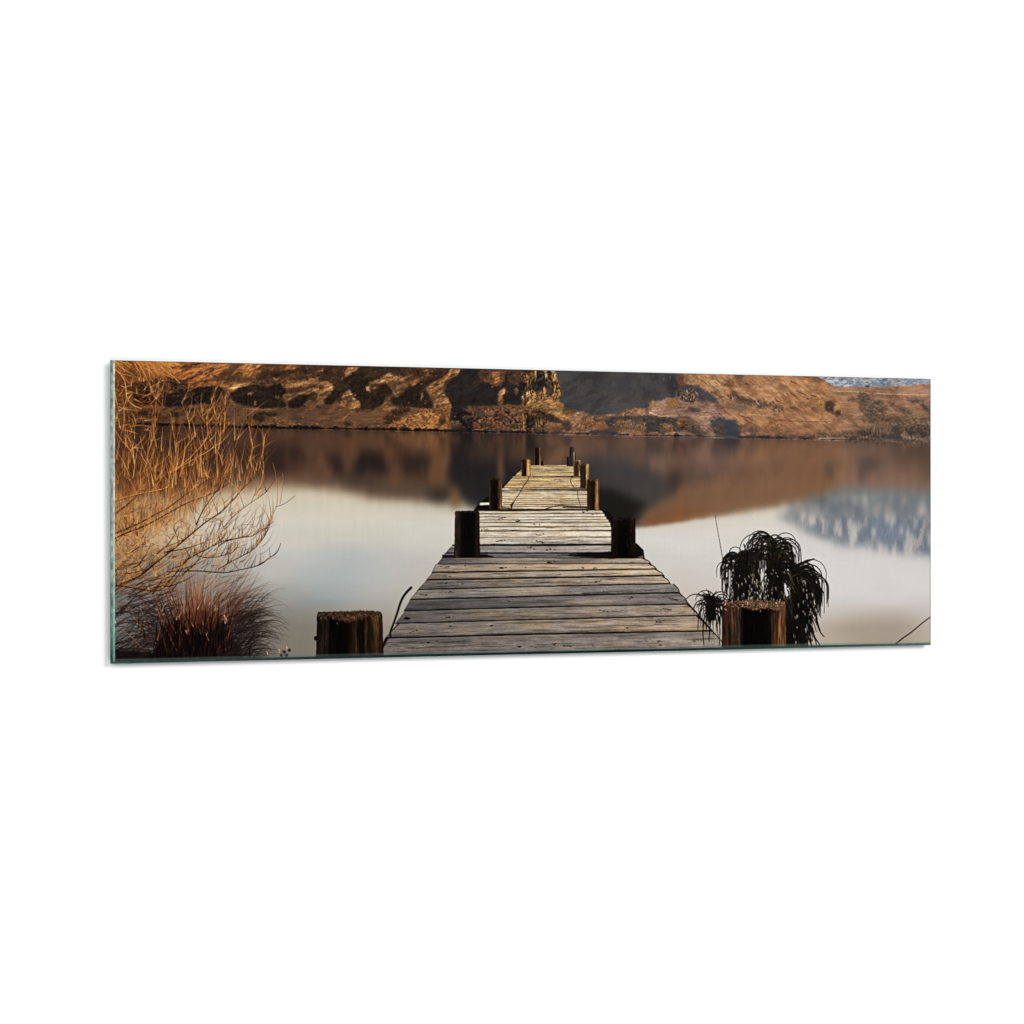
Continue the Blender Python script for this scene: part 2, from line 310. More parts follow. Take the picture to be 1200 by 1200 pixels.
hp([(270,461),(278,456),(290,452),(300,451),(312,454),(328,450),(334,456),(334,464),(326,468),(334,472),(334,477),(312,478),(296,476),(280,473),(273,467)], [(18,20,26),(28,28,34),(40,36,36)])
for _ in range(34): dabs(rnd.uniform(290, 334), rnd.uniform(453, 476), 1.6, 1.2, 2, [(70,56,44),(150,114,82)], a=.6)
hp([(250,452),(262,455),(257,462),(256,472),(250,473)], [(24,20,24),(36,28,28)])
hp([(328,450),(348,446),(372,444),(372,462),(352,462),(342,466),(336,470),(330,464),(336,458)], [(92,66,46),(142,102,62),(176,128,78)], k=2.2, rot=-14, sx=4)
hp([(336,457),(352,455),(372,452),(374,455),(356,458),(340,461)], [(58,46,40),(88,66,48)], a=.8, rag=1)
hp([(337,472),(346,466),(358,461),(362,463),(356,471),(350,477),(338,477)], [(22,22,24),(34,32,34)])
stroke([(263.5,456),(264,464),(262,471)], 1.4, .8, (190,150,100), a=.9, label=H)
hp([(268,475),(282,472),(300,476),(280,478)], [(104,76,52),(140,102,66)], a=.8)
stroke([(266,475),(280,478),(310,479.5),(345,479),(372,480)], .9, .6, (176,130,82), a=.8, label=H)
hp([(262,479),(372,481),(372,500),(264,498)], [(92,68,54),(116,86,64),(128,94,66)], sx=9, sy=1.4, a=.75, rag=.5)
for (x, y, rx, ry) in [(303,489,7,6),(318,485,7,3),(308,484,5,2)]: shrub(x, y, rx, ry, [(34,30,28),(66,56,40),(110,90,54)])
for (x, y, rx, ry) in [(297,494,6,3),(316,495,6,3),(333,494,6,3),(322,492,4,3)]: shrub(x, y, rx, ry, [(88,58,40),(152,106,66),(184,132,84)])
# -- third bay
hp([(372,446),(386,447),(391,455),(384,463),(379,471),(372,474)], GO, k=2, rot=-20)
hp([(407,431),(421,430),(416,436),(406,441),(402,440)], GO, k=1.6)
hp([(422,430),(474,431),(462,436),(450,441),(434,447),(430,452),(434,462),(440,466),(446,458),(446,450),(458,450),(459,460),(452,467),(448,475),(436,478),(424,480),(421,470),(413,464),(411,457),(402,461),(392,470),(386,473),(379,471),(384,462),(391,455),(392,449),(404,444),(412,438)], [(34,31,33),(48,43,42),(62,52,46)], rag=1.4)
hp([(424,432),(470,432),(452,440),(434,447),(412,447)], [(52,44,40),(74,62,50),(88,66,50)], a=.7)
hp([(397,462),(409,456),(414,464),(421,470),(422,478),(404,478),(396,474)], GO, k=1.6, rot=30)
hp([(440,446),(446,440),(456,435),(468,439),(484,444),(490,432),(492,456),(478,458),(470,466),(460,466),(458,452),(448,448)], [(78,56,42),(136,100,62),(178,132,82)], k=2.4)
hp([(436,450),(447,447),(452,442),(464,440),(460,446),(448,450),(442,456)], [(140,98,60),(196,146,96)], k=1.6)
hp([(429,451),(433,452),(434,460),(431,460)], GO, k=1)
hp([(468,431),(540,432),(530,436),(508,446),(490,452),(478,444),(474,436)], [(58,46,40),(96,72,52),(140,100,64)], k=2.4)
hp([(458,467),(474,458),(480,452),(492,448),(504,444),(520,436),(526,434),(520,441),(500,450),(492,455),(492,462),(502,460),(510,470),(506,480),(488,477),(468,475),(460,472)], [(34,32,36),(48,44,46)], rag=1.2)
hp([(450,466),(456,464),(459,473),(456,476),(450,476),(462,479),(446,480)], GO, k=1.4, a=.8)
hp([(370,478),(500,478),(500,500),(370,500)], [(96,68,52),(118,84,60),(136,96,66)], sx=12, sy=1.3, a=.75, rag=.5)
stroke([(402,491),(406,487),(414,482),(424,481)], 1, .7, (190,140,90), a=.8, label=H)
for (x, y, rx, ry) in [(408,496,5,3),(458,490,8,3.5),(466,483,7,4),(476,480,5,3),(455,495,5,2)]: shrub(x, y, rx, ry, [(36,28,26),(80,58,42),(150,112,66)])
hp([(452,494),(470,490),(488,484),(500,476),(526,484),(527,492),(520,505),(452,501)], [(90,60,38),(150,102,60),(192,136,82)], k=2.2)
for _ in range(16): dabs(rnd.uniform(452, 524), rnd.uniform(484, 500), 3, 2, 9, [(120,78,44),(190,134,76),(216,160,96)], a=.6)
# -- fourth bay
hp([(540,432),(645,434),(640,470),(625,480),(560,478),(552,500),(542,506),(528,506),(528,486),(527,474),(521,462),(522,454),(526,448),(533,442)], [(40,38,42),(46,45,48),(54,50,50)], rag=1.2, sx=5, sy=4)
hp([(527,432),(540,432),(531,441),(520,447),(508,451),(514,444),(524,440)], GO, k=1.6)
hp([(490,432),(503,432),(504,440),(494,441)], GO, k=1.8)
hp([(499,454),(508,449),(520,446),(523,452),(519,459),(524,467),(528,473),(528,481),(512,481),(506,472),(504,463)], [(84,58,36),(140,98,58),(190,138,84)], k=2.2)
for (x, y) in [(511,476),(516,475),(521,477)]: blob(x, y, 1.4, 2.2, (70,52,34), a=.8)
hp([(490,462),(500,458),(506,466),(508,480),(490,478)], [(36,34,36),(60,50,44),(110,82,56)], k=2)
hp([(561,436),(594,434),(590,448),(586,453),(576,451),(562,446)], [(60,46,38),(100,68,48),(132,92,60)], k=2.2)
hp([(594,434),(622,434),(620,452),(606,452),(596,446)], [(44,36,36),(88,62,48),(110,80,58)], k=2.6)
hp([(556,446),(562,447),(558,453),(554,450)], [(78,68,60),(60,54,52)], soft=1)
hp([(583,462),(587,456),(592,454),(590,462),(588,474),(584,473)], GO, k=1.6, rag=1.8)
hp([(604,454),(608,456),(606,462),(602,459)], [(120,98,80),(150,118,88)])
hp([(548,476),(640,473),(640,508),(546,506),(540,498)], [(34,28,32),(78,56,46),(124,88,64),(150,108,74)], k=2.6, sx=2, sy=1.8)
stroke([(552,479),(575,476.5),(605,476)], 1.2, .8, (120,88,60), a=.8, label=H)
hp([(530,484),(552,484),(554,506),(541,506),(534,494)], [(26,24,34),(38,34,40)], a=.9)
RED = [(84,54,46),(132,92,72),(166,122,98)]; OLV = [(50,44,32),(94,82,54),(128,112,74)]; GLD = [(96,70,50),(150,112,78),(184,144,106)]; GRY = [(58,52,50),(104,88,74),(150,122,98)]; VIO = [(54,48,50),(80,70,66),(108,92,80)]
for (x, y, rx, ry, c) in [(533,498,8.5,5,GLD),(587,485,4,3.5,RED),(573,484,6,4,GLD),(562,485,5,4,GRY),(557,499,4,4,RED),(567,498,4,4,OLV),(575,499,4,3.5,OLV),(583,499,6,5,RED),(602,500,6,3.5,OLV),(594,492,4,4,GRY),(612,490,5,5,GLD),(576,505,8,2,VIO),(545,490,3,3,GRY),(597,505,6,2,GRY),(550,488,4,2,GRY),(519,492,4,5,[(50,36,30),(90,62,44),(130,90,60)]),(608,482,6,3,GLD)]:
    shrub(x, y, rx, ry, c)
# -- the cliff
hp([(612,440),(622,436),(628,436),(632,446),(632,456),(640,452),(640,440),(636,434),(652,434),(653,445),(657,452),(658.5,462),(654,470),(662,477),(650,480),(612,480),(610,470),(614,456)], [(46,36,30),(88,64,44),(150,108,68),(206,158,102)], k=2.4, sx=1.4, sy=3.4)
hp([(628,436),(638,436),(637,450),(634,458),(630,462),(622,452)], [(40,36,36),(56,48,42)])
hp([(641,451),(648,453),(649,460),(644,462),(640,457)], [(70,56,44),(96,76,54)])
hp([(612,446),(617,448),(613,460),(610,460)], [(36,32,34),(50,42,38)])
for (x, y0, y1) in [(618,447,455),(617,458,470),(627,435,447),(640,436,444),(651,438,444),(650,452,466),(655,456,465),(613,466,476),(620,464,474),(638,454,462),(646,466,470)]: stroke([(x, y0), (x + rnd.uniform(-1, 1), (y0 + y1) / 2), (x + rnd.uniform(-1, 1), y1)], 1.6, 1, (226,184,116), (196,148,84), a=.75, label=H)
hp([(620,472),(645,466),(658,472),(664,478),(676,482),(684,487),(672,500),(660,496),(646,486),(630,480),(612,480)], [(120,88,54),(168,124,76),(190,142,90)], k=1.6, rot=32, sx=5)
hp([(612,480),(634,478),(640,488),(640,508),(610,508)], RK, k=2.4, sx=1.4, sy=2.4)
hp([(615,490),(626,489),(625,498),(622,506),(618,506)], [(28,26,26),(40,36,32)], rag=1)
hp([(636,486),(645,485),(655,490),(662,496),(650,496),(640,492)], [(62,54,46),(82,70,56)], rag=.8)
for (x, y0, y1) in [(613,490,504),(616,486,490),(630,486,500),(634,488,498),(628,495,503)]: stroke([(x, y0), (x + 1, y1)], 1, .7, (216,166,104), a=.8, sm=False, label=H)
stroke([(614,477.5),(640,479),(664,480.5),(676,482)], .8, .6, (86,60,44), a=.8, label=H)
for (x, y, rx, ry, c) in [(645,500,7,5,GLD),(654,500,4,4,GLD),(665,499,5,6,VIO),(632,503,8,3,GRY)]: shrub(x, y, rx, ry, c)
# -- hazy grey valley
hp([(652,433),(793,436),(796,446),(794,462),(786,468),(766,471),(758,478),(742,480),(722,484),(700,486),(684,486),(676,481),(662,477),(655,469),(659,462),(657,452),(653,445)], [(70,67,68),(77,74,74),(84,80,78)], rag=.9, sx=8, sy=10, k=1.4, soft=.5)
hp([(700,476),(722,466),(742,470),(740,482),(706,486)], [(84,82,80),(92,88,84)], soft=3, a=.6)
hp([(722,440),(740,442),(736,460),(718,462)], [(68,67,70),(74,73,76)], soft=3, a=.6)
hp([(780,440),(793,438),(795,462),(786,464)], [(56,54,56),(66,64,64)], soft=1.5, a=.7)
for (x, y) in [(777,444),(785,443),(775,462),(790,452)]: dabs(x, y, 1.5, 2, 5, [(96,92,92),(120,112,106)], a=.6)
hp([(676,482),(688,484),(700,488),(716,486),(730,484),(745,478),(756,480),(764,482),(780,490),(770,512),(660,510),(664,494),(672,490)], [(112,84,66),(152,112,84),(178,130,98)], k=1.8)
hp([(712,490),(730,486),(745,488),(770,486),(786,488),(790,498),(770,504),(712,500),(704,496)], [(62,58,62),(84,74,72),(108,90,78)], k=2)
for (x, y, rx, ry, c) in [(690,496,8,5,GLD),(704,499,8,5,[(130,82,50),(180,120,76),(196,138,92)]),(682,502,8,4,GLD),(728,499,8,6,GLD),(738,498,6,6,[(104,84,66),(162,126,94),(186,150,114)]),(751,501,7,6.5,[(96,78,58),(158,124,88),(180,146,106)]),(735,482,4,2,GLD),(744,480,3,2,GLD),(716,495,6,3,VIO),(700,506,11,2,VIO),(716,507,8,2,VIO)]: shrub(x, y, rx, ry, c)
# -- right shoulder
hp([(793,438),(800,438),(804,448),(799,454),(794,450)], [(110,72,50),(150,102,72)])
hp([(796,438),(850,440),(850,476),(838,466),(826,456),(812,450),(802,448)], [(132,98,66),(172,130,84),(194,148,98)], rot=42, sx=7, sy=1.4, k=1.8)
hp([(796,452),(808,450),(822,455),(832,459),(838,466),(843,474),(834,473),(818,467),(806,466),(798,460)], [(66,64,70),(82,78,80)], rag=1.2)
hp([(790,458),(812,455),(816,464),(812,474),(800,474),(792,464)], [(56,50,48),(96,80,64),(150,120,88)], k=2.6, sx=1.2, sy=2)
for _ in range(18):
    x = rnd.uniform(793, 817); y = rnd.uniform(453, 468); stroke([(x, y), (x + 1.2, y + 4)], .8, .5, (196,160,118), a=.55, sm=False, label=H)
hp([(762,472),(782,466),(796,468),(812,474),(828,470),(850,477),(872,490),(850,492),(800,488),(764,486),(760,480)], [(128,96,76),(152,118,96),(168,130,98)], k=1.6, sx=5)
shrub(787, 473, 7, 6, [(120,88,58),(158,120,78),(178,138,92)]); shrub(765, 474, 4, 5, [(130,98,70),(172,132,92),(190,150,108)])
stroke([(761,483),(772,487),(785,487.5)], 1.2, 1.2, (206,164,132), a=.8, label=H); stroke([(775,487.5),(790,486.5),(812,487.5),(850,487)], 1.6, 1, (204,150,100), (182,138,98), a=.75, label=H)
hp([(764,492),(778,489),(792,490),(806,496),(800,504),(770,506),(752,508),(758,498)], [(60,58,58),(76,70,66),(100,82,64)], rag=1.4)
hp([(792,488),(806,494),(804,504),(794,504)], RK, k=2.4)
hp([(832,491),(846,489),(860,488),(868,496),(867,514),(840,512),(834,500)], [(62,64,70),(76,76,80),(90,84,80)], rag=1.2)
for (x, y, rx, ry, c) in [(783,502,6.5,6,[(104,74,52),(164,120,82),(190,146,104)]),(776,505,5,4,GRY),(812,503,8,5,GRY),(827,502,7,6,[(110,88,76),(166,132,110),(190,156,128)]),(842,505,6,4,GRY),(848,506,5,3,RED),(820,508,9,3,[(72,66,58),(94,82,68),(110,92,74)]),(796,498,4,4,GLD)]: shrub(x, y, rx, ry, c)
stroke([(803,487),(804,503)], .5, .4, (170,140,110), a=.5, sm=False); stroke([(831,480),(831,500)], .5, .4, (190,160,130), a=.4, sm=False)
# -- right slope
hp([(850,440),(960,441),(978,452),(990,470),(970,500),(900,506),(872,500),(850,492)], [(146,104,66),(176,126,80),(196,146,94)], rot=34, sx=9, sy=1.8, k=1.7, a=.85)
stroke([(856,441),(864,452),(874,461),(886,469)], 1.8, 1, (202,152,94), (208,160,110), a=.75, label=H)
hp([(857,441),(872,455),(886,468),(892,466),(872,444),(868,440)], [(140,98,64),(156,112,74)], a=.6, soft=1)
hp([(850,462),(862,461),(876,467),(892,468),(902,472),(914,474),(920,480),(914,484),(900,478),(888,478),(872,474),(860,470),(850,467)], [(78,66,60),(116,88,68),(158,120,84)], k=2.6, sx=1.4, sy=2.6, rot=-30)
for _ in range(22):
    x = rnd.uniform(852, 922); y = 462 + (x - 850) * .22 + rnd.uniform(0, 5); stroke([(x, y), (x + 3, y + 3.4)], .7, .4, rnd.choice([(200,160,118),(84,66,56)]), a=.7, sm=False, label=H)
hp([(850,474),(864,470),(876,478),(868,484),(852,480)], [(110,92,78),(140,112,86)], soft=1.2, a=.7)
for (x0, y0, x1, y1, w) in [(873,449,884,451,1.4),(926,446,933,449,1.3),(934,458,944,462,1.2),(926,460,936,465,1.2),(951,463,957,464,1.8),(945,467,952,466,1.4),(908,467,916,472,1.5),(902,492,930,490,.9),(865,486,880,490,1.2),(905,470,912,476,1)]:
    stroke([(x0, y0), ((x0 + x1) / 2, (y0 + y1) / 2 + .6), (x1, y1)], w, w * .5, (104,66,50), a=.75, label=H)
stroke([(905,492),(935,493.5),(972,493.5)], 1.1, .8, (124,80,50), a=.8, label=H); stroke([(868,485),(890,486),(905,488)], 1, .7, (204,150,112), a=.7, label=H)
for _ in range(26): dabs(rnd.uniform(893, 924), rnd.uniform(495, 501), 1.5, 1, 2, [(70,60,56),(150,116,88)], a=.65)
hp([(850,490),(862,492),(866,502),(866,514),(848,514)], [(66,70,76),(76,78,82)], rag=1)
for (x, y, rx, ry, c) in [(872,502,7,5,[(90,72,68),(140,104,88),(160,122,98)]),(884,504,7,4,[(88,72,66),(134,102,84),(154,120,94)]),(960,473,4,4,[(120,90,50),(180,150,70),(204,172,96)])]: shrub(x, y, rx, ry, c)
hp([(966,470),(976,470),(978,483),(970,483),(966,478)], [(58,48,44),(78,62,54)], rag=1)
hp([(977,482),(985,480),(994,482),(998,487),(990,489),(980,486)], [(54,50,40),(78,68,50)], rag=1)
hp([(979,472),(990,476),(997,481),(985,480),(978,478)], [(176,132,70),(196,150,86)], rag=.8)
# -- plain, mountain, right shrubs
hp([(956,440),(968,447),(976,452),(986,453.5),(1014,454),(1030,453.5),(1060,452),(1096,449.5),(1096,430),(950,430)], [(116,120,120),(152,158,156),(196,200,196)], rag=.9, sx=4, sy=1.6, k=2.2, label=L_MTN, rot=-10)
hp([(995,443),(1010,441),(1030,444),(1050,443),(1096,445),(1096,450),(1050,451),(1018,453),(1000,450)], [(104,108,112),(134,138,140),(176,180,180)], rag=1.2, k=2.2, a=.7, label=L_MTN)
hp([(972,452),(1014,454.5),(1060,452),(1096,450),(1096,462),(1040,461),(1000,458),(976,457)], [(158,114,82),(176,132,96),(168,130,98)], sx=14, sy=1.5, k=1.4, rag=.4)
blob(1016.5, 452.6, 2.6, 1.1, (72,62,60), a=.9)
stroke([(978,458),(1005,459),(1030,461),(1060,462),(1096,463)], 1.1, 1, (214,168,122), a=.85, label=H)
hp([(985,462),(1096,464),(1096,500),(985,496)], [(144,108,80),(166,124,88),(182,136,96)], a=.7, rag=.5, sx=6)
SH = [(66,62,54),(86,78,66),(124,102,78)]
for pts in [[(1004,461),(1014,461),(1020,464),(1020,468),(1006,470)], [(1006,468),(1020,466),(1034,471),(1040,476),(1042,480),(1034,480),(1036,488),(1048,491),(1040,495),(1024,494),(1012,488),(1007,478)], [(1038,471),(1046,471),(1050,474),(1042,476)], [(991,466),(998,465),(1004,469),(996,470)], [(1062,467),(1074,465),(1082,468),(1084,474),(1090,478),(1088,482),(1080,478),(1076,473),(1066,471)], [(1052,477),(1062,477),(1068,481),(1071,485),(1066,487),(1056,482)], [(1006,490),(1022,491),(1024,495),(1014,495)]]:
    hp(pts, SH, rag=2.2, k=2.2, soft=.9, a=.85)
hp([(1030,492),(1060,487),(1096,488),(1096,503),(1040,498)], [(78,70,58),(112,94,72),(150,118,86)], k=2.4, a=.85)
hp([(996,508),(1020,500),(1030,495),(1045,494),(1052,500),(1096,500),(1096,522),(990,518)], [(78,66,60),(112,92,76),(140,114,90)], k=2.2, sx=1.4, sy=2.6)
for (x, y, rx, ry, c) in [(1034,499,9,5,[(100,82,66),(140,110,84),(156,122,92)]),(1052,505,7,5,GRY),(1052,501,4,3,SH),(1070,504,8,6,GRY),(1083,505,7,7,GRY),(1014,507,8,4,GRY),(1030,510,9,4,GRY),(1046,512,10,3,[(60,54,56),(82,72,68),(100,86,76)])]: shrub(x, y, rx, ry, c)
hp([(880,508),(900,510),(940,509),(970,506),(1000,505),(1010,516),(880,514)], [(70,60,54),(92,76,64),(130,102,78)], k=2.2, a=.85)

# -- small traced crests and hollows
CODE = {'k': [(30,25,24),(46,38,34),(70,56,44)], 'd': [(52,40,32),(72,54,42),(96,70,50)], 'm': [(84,60,44),(112,80,56),(140,100,68)], 'l': [(130,92,60),(166,118,76),(196,146,98)], 'h': [(176,130,84),(206,158,106),(228,184,132)], 'o': [(140,92,54),(172,116,68),(192,134,82)], 'g': [(52,44,38),(66,54,44),(86,70,54)]}
for ln in """k 186 468 200 461 226 455 252 452 262 456 258 462 240 460 220 464 206 470 196 477 188 474
k 246 455 260 457 257 472 240 473 246 464
d 262 456 270 462 268 474 258 474
m 258 470 272 474 280 478 262 479 250 476
k 270 462 282 455 296 451 318 453 334 452 336 460 330 466 336 472 334 477 310 478 290 476 276 471
d 295 453 303 452 300 459 296 460
l 292 460 296 458 294 463 290 463
l 322 464 328 463 328 466 323 466
l 297 470 299 468 300 474 297 475
k 336 471 346 465 360 461 368 458 372 462 362 468 354 476 340 478
d 340 456 356 453 374 449 374 453 356 457 342 460
m 338 462 348 459 350 463 342 467
l 332 453 344 450 352 446 372 443 368 447 350 451 338 456
l 352 461 362 456 372 454 370 458 360 461
h 344 449 354 446 366 446 352 450
d 300 438 312 436 330 433 346 433 360 430 378 428 400 428 398 434 380 436 360 437 340 439 320 442 304 446
k 318 438 326 436 330 440 324 442
k 352 434 362 432 358 437
d 372 430 408 429 404 440 396 446 386 449 374 447 372 440
k 378 433 386 432 384 437 379 438
m 388 432 398 432 392 438
l 372 434 378 432 378 434 373 436
l 408 430 421 430 416 436 408 440 404 438
h 410 436 412 435 411 439
l 372 448 384 446 392 453 388 458 390 461 382 466 378 471 372 474
d 372 452 378 451 380 455 374 457
h 384 450 390 453 388 457 384 455
k 422 430 410 441 392 449 391 455 384 462 379 471 384 474 392 470 402 462 411 456 414 463 421 470 424 480 436 480 446 474 450 468 452 458 444 450 434 448 440 444 446 440 434 442 424 444 430 436 438 431
g 392 450 408 448 408 455 398 458 394 456
d 424 432 442 431 440 437 428 441
k 424 470 428 468 436 472 434 479 426 479
g 424 470 432 468 434 478 425 478
l 400 464 408 457 413 462 414 468 406 470
l 398 474 404 468 420 470 422 478 410 479
m 404 470 410 466 416 469 408 473
h 408 458 411 456 413 462 410 463
k 394 464 400 461 402 468 396 473
d 440 434 456 432 468 438 458 440 446 444 436 450 430 450
l 432 448 440 445 448 442 456 436 464 440 474 443 480 447 470 446 460 444 450 447 440 450 434 452
h 450 440 455 436 460 440 454 443
h 444 447 452 444 450 448
l 428 452 433 451 435 460 431 458
h 429 452 432 453 432 459 430 458
l 430 455 440 453 446 455 440 456
k 440 456 446 450 456 450 458 458 454 466 446 474 436 470
m 456 448 466 446 474 448 476 454 470 464 462 466 458 456
l 463 449 472 447 476 451 472 458 466 461
h 460 457 466 462 468 466 462 463
d 466 449 470 447 470 451
k 456 468 470 462 476 456 484 452 492 449 496 454 490 462 492 476 474 477 462 473
l 451 466 455 464 458 473 454 474
l 448 477 462 475 464 480 450 481
d 470 431 500 432 498 440 486 442 476 438
m 478 436 490 440 488 448 480 450 474 446
o 482 446 492 443 490 449 482 452
l 498 432 504 433 503 440 498 438
d 504 433 528 432 522 441 510 446 498 450 490 452 500 443
k 506 437 520 434 516 440 508 442
k 490 452 506 444 514 446 502 450 496 456 490 460
l 528 432 540 432 535 439 526 444 518 448 520 442
h 532 433 539 433 534 438
l 500 454 508 447 516 446 522 450 520 457 522 463 528 472 528 481 520 478 512 480 507 472 503 462
h 512 450 519 448 518 454 513 455
h 514 460 519 461 522 468 517 468
m 503 462 509 464 510 472 505 471
d 510 473 514 472 514 477 511 478
d 516 473 520 473 519 477
m 506 478 524 480 518 484 506 484
k 490 460 498 457 502 464 505 474 500 478 490 476
h 493 462 495 460 495 466 492 470
m 562 434 590 434 588 444 584 453 578 451 570 442 562 440
d 562 436 574 436 570 444 564 442
o 576 436 586 436 584 446 580 450
d 594 435 608 435 606 446 598 448
m 600 438 606 437 604 444
l 583 464 586 458 590 454 593 455 590 462 589 472 586 474
h 586 462 590 456 592 457 588 464 588 472
g 555 448 562 446 560 452 556 453
m 540 478 560 476 580 474 604 475 600 478 570 479 545 481""".splitlines():
    p = ln.split(); q = list(map(float, p[1:])); pts = list(zip(q[::2], q[1::2]))
    poly(pts, CODE[p[0]], rag=1.3, rs=2.2, soft=.75 if p[0] in 'kd' else .5, a=.74 if p[0] == 'k' else .84, sx=1.8, sy=1.1, rot=-25, k=2.0)

def hill_finish():
    """one relief over the whole slope: warps the patches into each other, adds crags, tufts and fine grain"""
    sl = reg(X0, 424, 1096, 524); x = GX[sl]; y = GY[sl]; src = IMG[sl].copy(); h, w = x.shape
    f = .34 * np.interp(x, [126, 640, 720, 850, 1096], [1, 1, .6, .4, .3]) * np.interp(shore(x) - y, [0, 14, 26], [.35, .45, 1])
    dx = (fbm(x / 5, y / 4, 61, 3, .75) - .5) * 9 * f + (fbm(x / 1.6, y / 1.6, 64, 2) - .5) * .7; dy = (fbm(x / 5, y / 4, 67, 3, .75) - .5) * 7 * f + (fbm(x / 1.6, y / 1.6, 70, 2) - .5) * .6
    dy *= np.clip((shore(x) - y) / 8, 0, 1) * np.clip((y - 430) / 6, .2, 1)
    jj = np.clip((np.arange(h)[:, None] + dy * S).astype(int), 0, h - 1); ii = np.clip((np.arange(w)[None, :] + dx * S).astype(int), 0, w - 1)
    m = (LAB[sl] != L_WATER)[..., None]; out = src[jj, ii]; ok = m & (LAB[sl][jj, ii] != L_WATER)[..., None]; out = np.where(ok, out, src)
    lum = out.mean(-1); lit = np.clip((lum - 70) / 50, .3, 1)
    # relief: derivative of a fractal height field, light from the upper left, shapes leaning down slope
    u = x + (y - 470) * np.interp(x, [700, 820], [.9, -1.0]); hh = fbm(u / 8, y / 4.2, 71, 5, .66); gxr = np.gradient(hh, axis=1); gyr = np.gradient(hh, axis=0)
    r = blur(gxr * .9 + gyr * .7, .35); r = r / (r.std() + 1e-6); r = np.clip(r, -2.4, 2.4)
    haze = np.clip((x - 640) / 300, 0, 1)
    k = (.13 - .09 * haze) * lit * np.interp(shore(x) - y, [0, 16, 30], [.4, .4, 1]) * np.where((x > 652) & (x < 795) & (y < 480), .25, 1) * (LAB[sl] != L_MTN)
    out = out * (1 + (k * r)[..., None])
    g = fbm(x / 30, y / 12, 77, 3) - .5; out = out * (1 + (.5 * g * lit)[..., None])
    # soft gully shade following the fall of the slope
    gl = fbm((x + (y - 470) * np.interp(x, [700, 820], [.8, -.9])) / 11, y / 10, 83, 4, .6); out = out * (1 - np.clip((gl - .52) * 2.4, 0, .42) * lit * (1 - .6 * haze) * (LAB[sl] != L_MTN))[..., None]
    # reddish / olive drift
    t = (fbm(x / 14, y / 6, 81, 3) - .5)[..., None] * lit[..., None]; out = out + t * np.array([16, 0, -12], np.float32)
    gm = out.mean(-1, keepdims=True); out = gm + (out - gm) * np.interp(x, [600, 700], [.95, .84])[..., None] * (1.0); out = out * np.where((x > 795)[..., None], np.array([.97, .96, 1.0], np.float32), np.array([1, 1, 1], np.float32)); wd = (np.clip((70 - gm) / 30, 0, 1) * np.clip((640 - x) / 40, 0, 1)[..., None]); out = out * (1 + wd * np.array([.12, .02, -.12], np.float32)); out = out * (np.interp(x, [126, 250, 560, 700, 1090], [.94, .94, .94, 1.0, 1.0]))[..., None]
    IMG[sl] = np.where(m, out, IMG[sl]).astype(np.float32)
def tufts(x0, x1, y0, y1, n, cols, r=(.7, 1.6)):
    for _ in range(n):
        x = rnd.uniform(x0, x1); y = rnd.uniform(y0, y1)
        if y > shore(x) - 1 or vn(np.float32(x / 9), np.float32(y / 6), 5) < .5: continue
        c = rnd.choice(cols); rr = rnd.uniform(*r)
        stroke([(x - rr * .6, y), (x + rr * .6, y - rr * .2)], rr, rr * .6, c, a=rnd.uniform(.35, .8), sm=False, label=H)
hill_finish()
for q in DEFER: shrub(*q, now=True)
tufts(133, 640, 428, 505, 500, [(40,30,26),(60,46,36),(170,124,80),(140,100,66),(88,70,50)])
tufts(640, 1091, 484, 515, 420, [(84,66,56),(104,86,70),(182,140,104),(166,124,92)], (.6, 1.3))
tufts(840, 1091, 446, 500, 330, [(120,88,60),(190,146,104),(108,78,56)], (.5, 1.2))
# waterline: dark undercut banks
def bank(x0, x1, h, col, a=.95, dy=0):
    x = x0
    while x < x1:
        w = rnd.uniform(2, 8); hh = h * rnd.uniform(.3, 1.2); q = rnd.uniform(.7, 1.5)
        if rnd.random() < .9: blob(x + w / 2, shore(x) - hh * .35 + dy, w / 2 + .8, hh / 2, [c * q for c in col], a=a * rnd.uniform(.6, 1), soft=.5, rag=1.1, rs=1.6, label=H)
        x += w * .7
bank(148, 262, 4.4, (18,12,10)); bank(264, 372, 4.4, (16,12,12), dy=.4); bank(370, 522, 4.2, (20,15,18)); bank(520, 548, 3.6, (34,28,30)); bank(545, 640, 3.2, (26,24,34)); bank(640, 760, 2.8, (62,54,56)); bank(755, 800, 3, (58,52,50)); bank(788, 800, 4, (34,30,26)); bank(800, 880, 3.4, (70,64,62)); bank(872, 950, 3.6, (54,50,48)); bank(950, 1096, 3, (78,68,62), a=.7)
stroke([(960,513.6),(975,513.4),(992,513.8)], .9, .5, (196,170,150), a=.8)
for _ in range(150):
    x = rnd.uniform(264, 640); c = rnd.choice([(160,112,70),(96,70,50),(190,140,90)]); y = shore(x) - rnd.uniform(2.5, 6); stroke([(x, y), (x + rnd.uniform(1, 3), y + .2)], .8, .6, c, a=.6, sm=False, label=H)
# dark slot of the reflected bank and reflected shrubs below it
for (x0, x1, c, a) in [(150,165,(30,18,16),.8),(184,192,(26,16,14),.8),(395,412,(60,44,34),.5),(528,545,(36,32,32),.6),(700,720,(70,64,62),.4),(845,864,(66,66,68),.6)]:
    refl(box(x0, 498, x1, 513), [c, c], soft=1.6, softy=4, a=a)

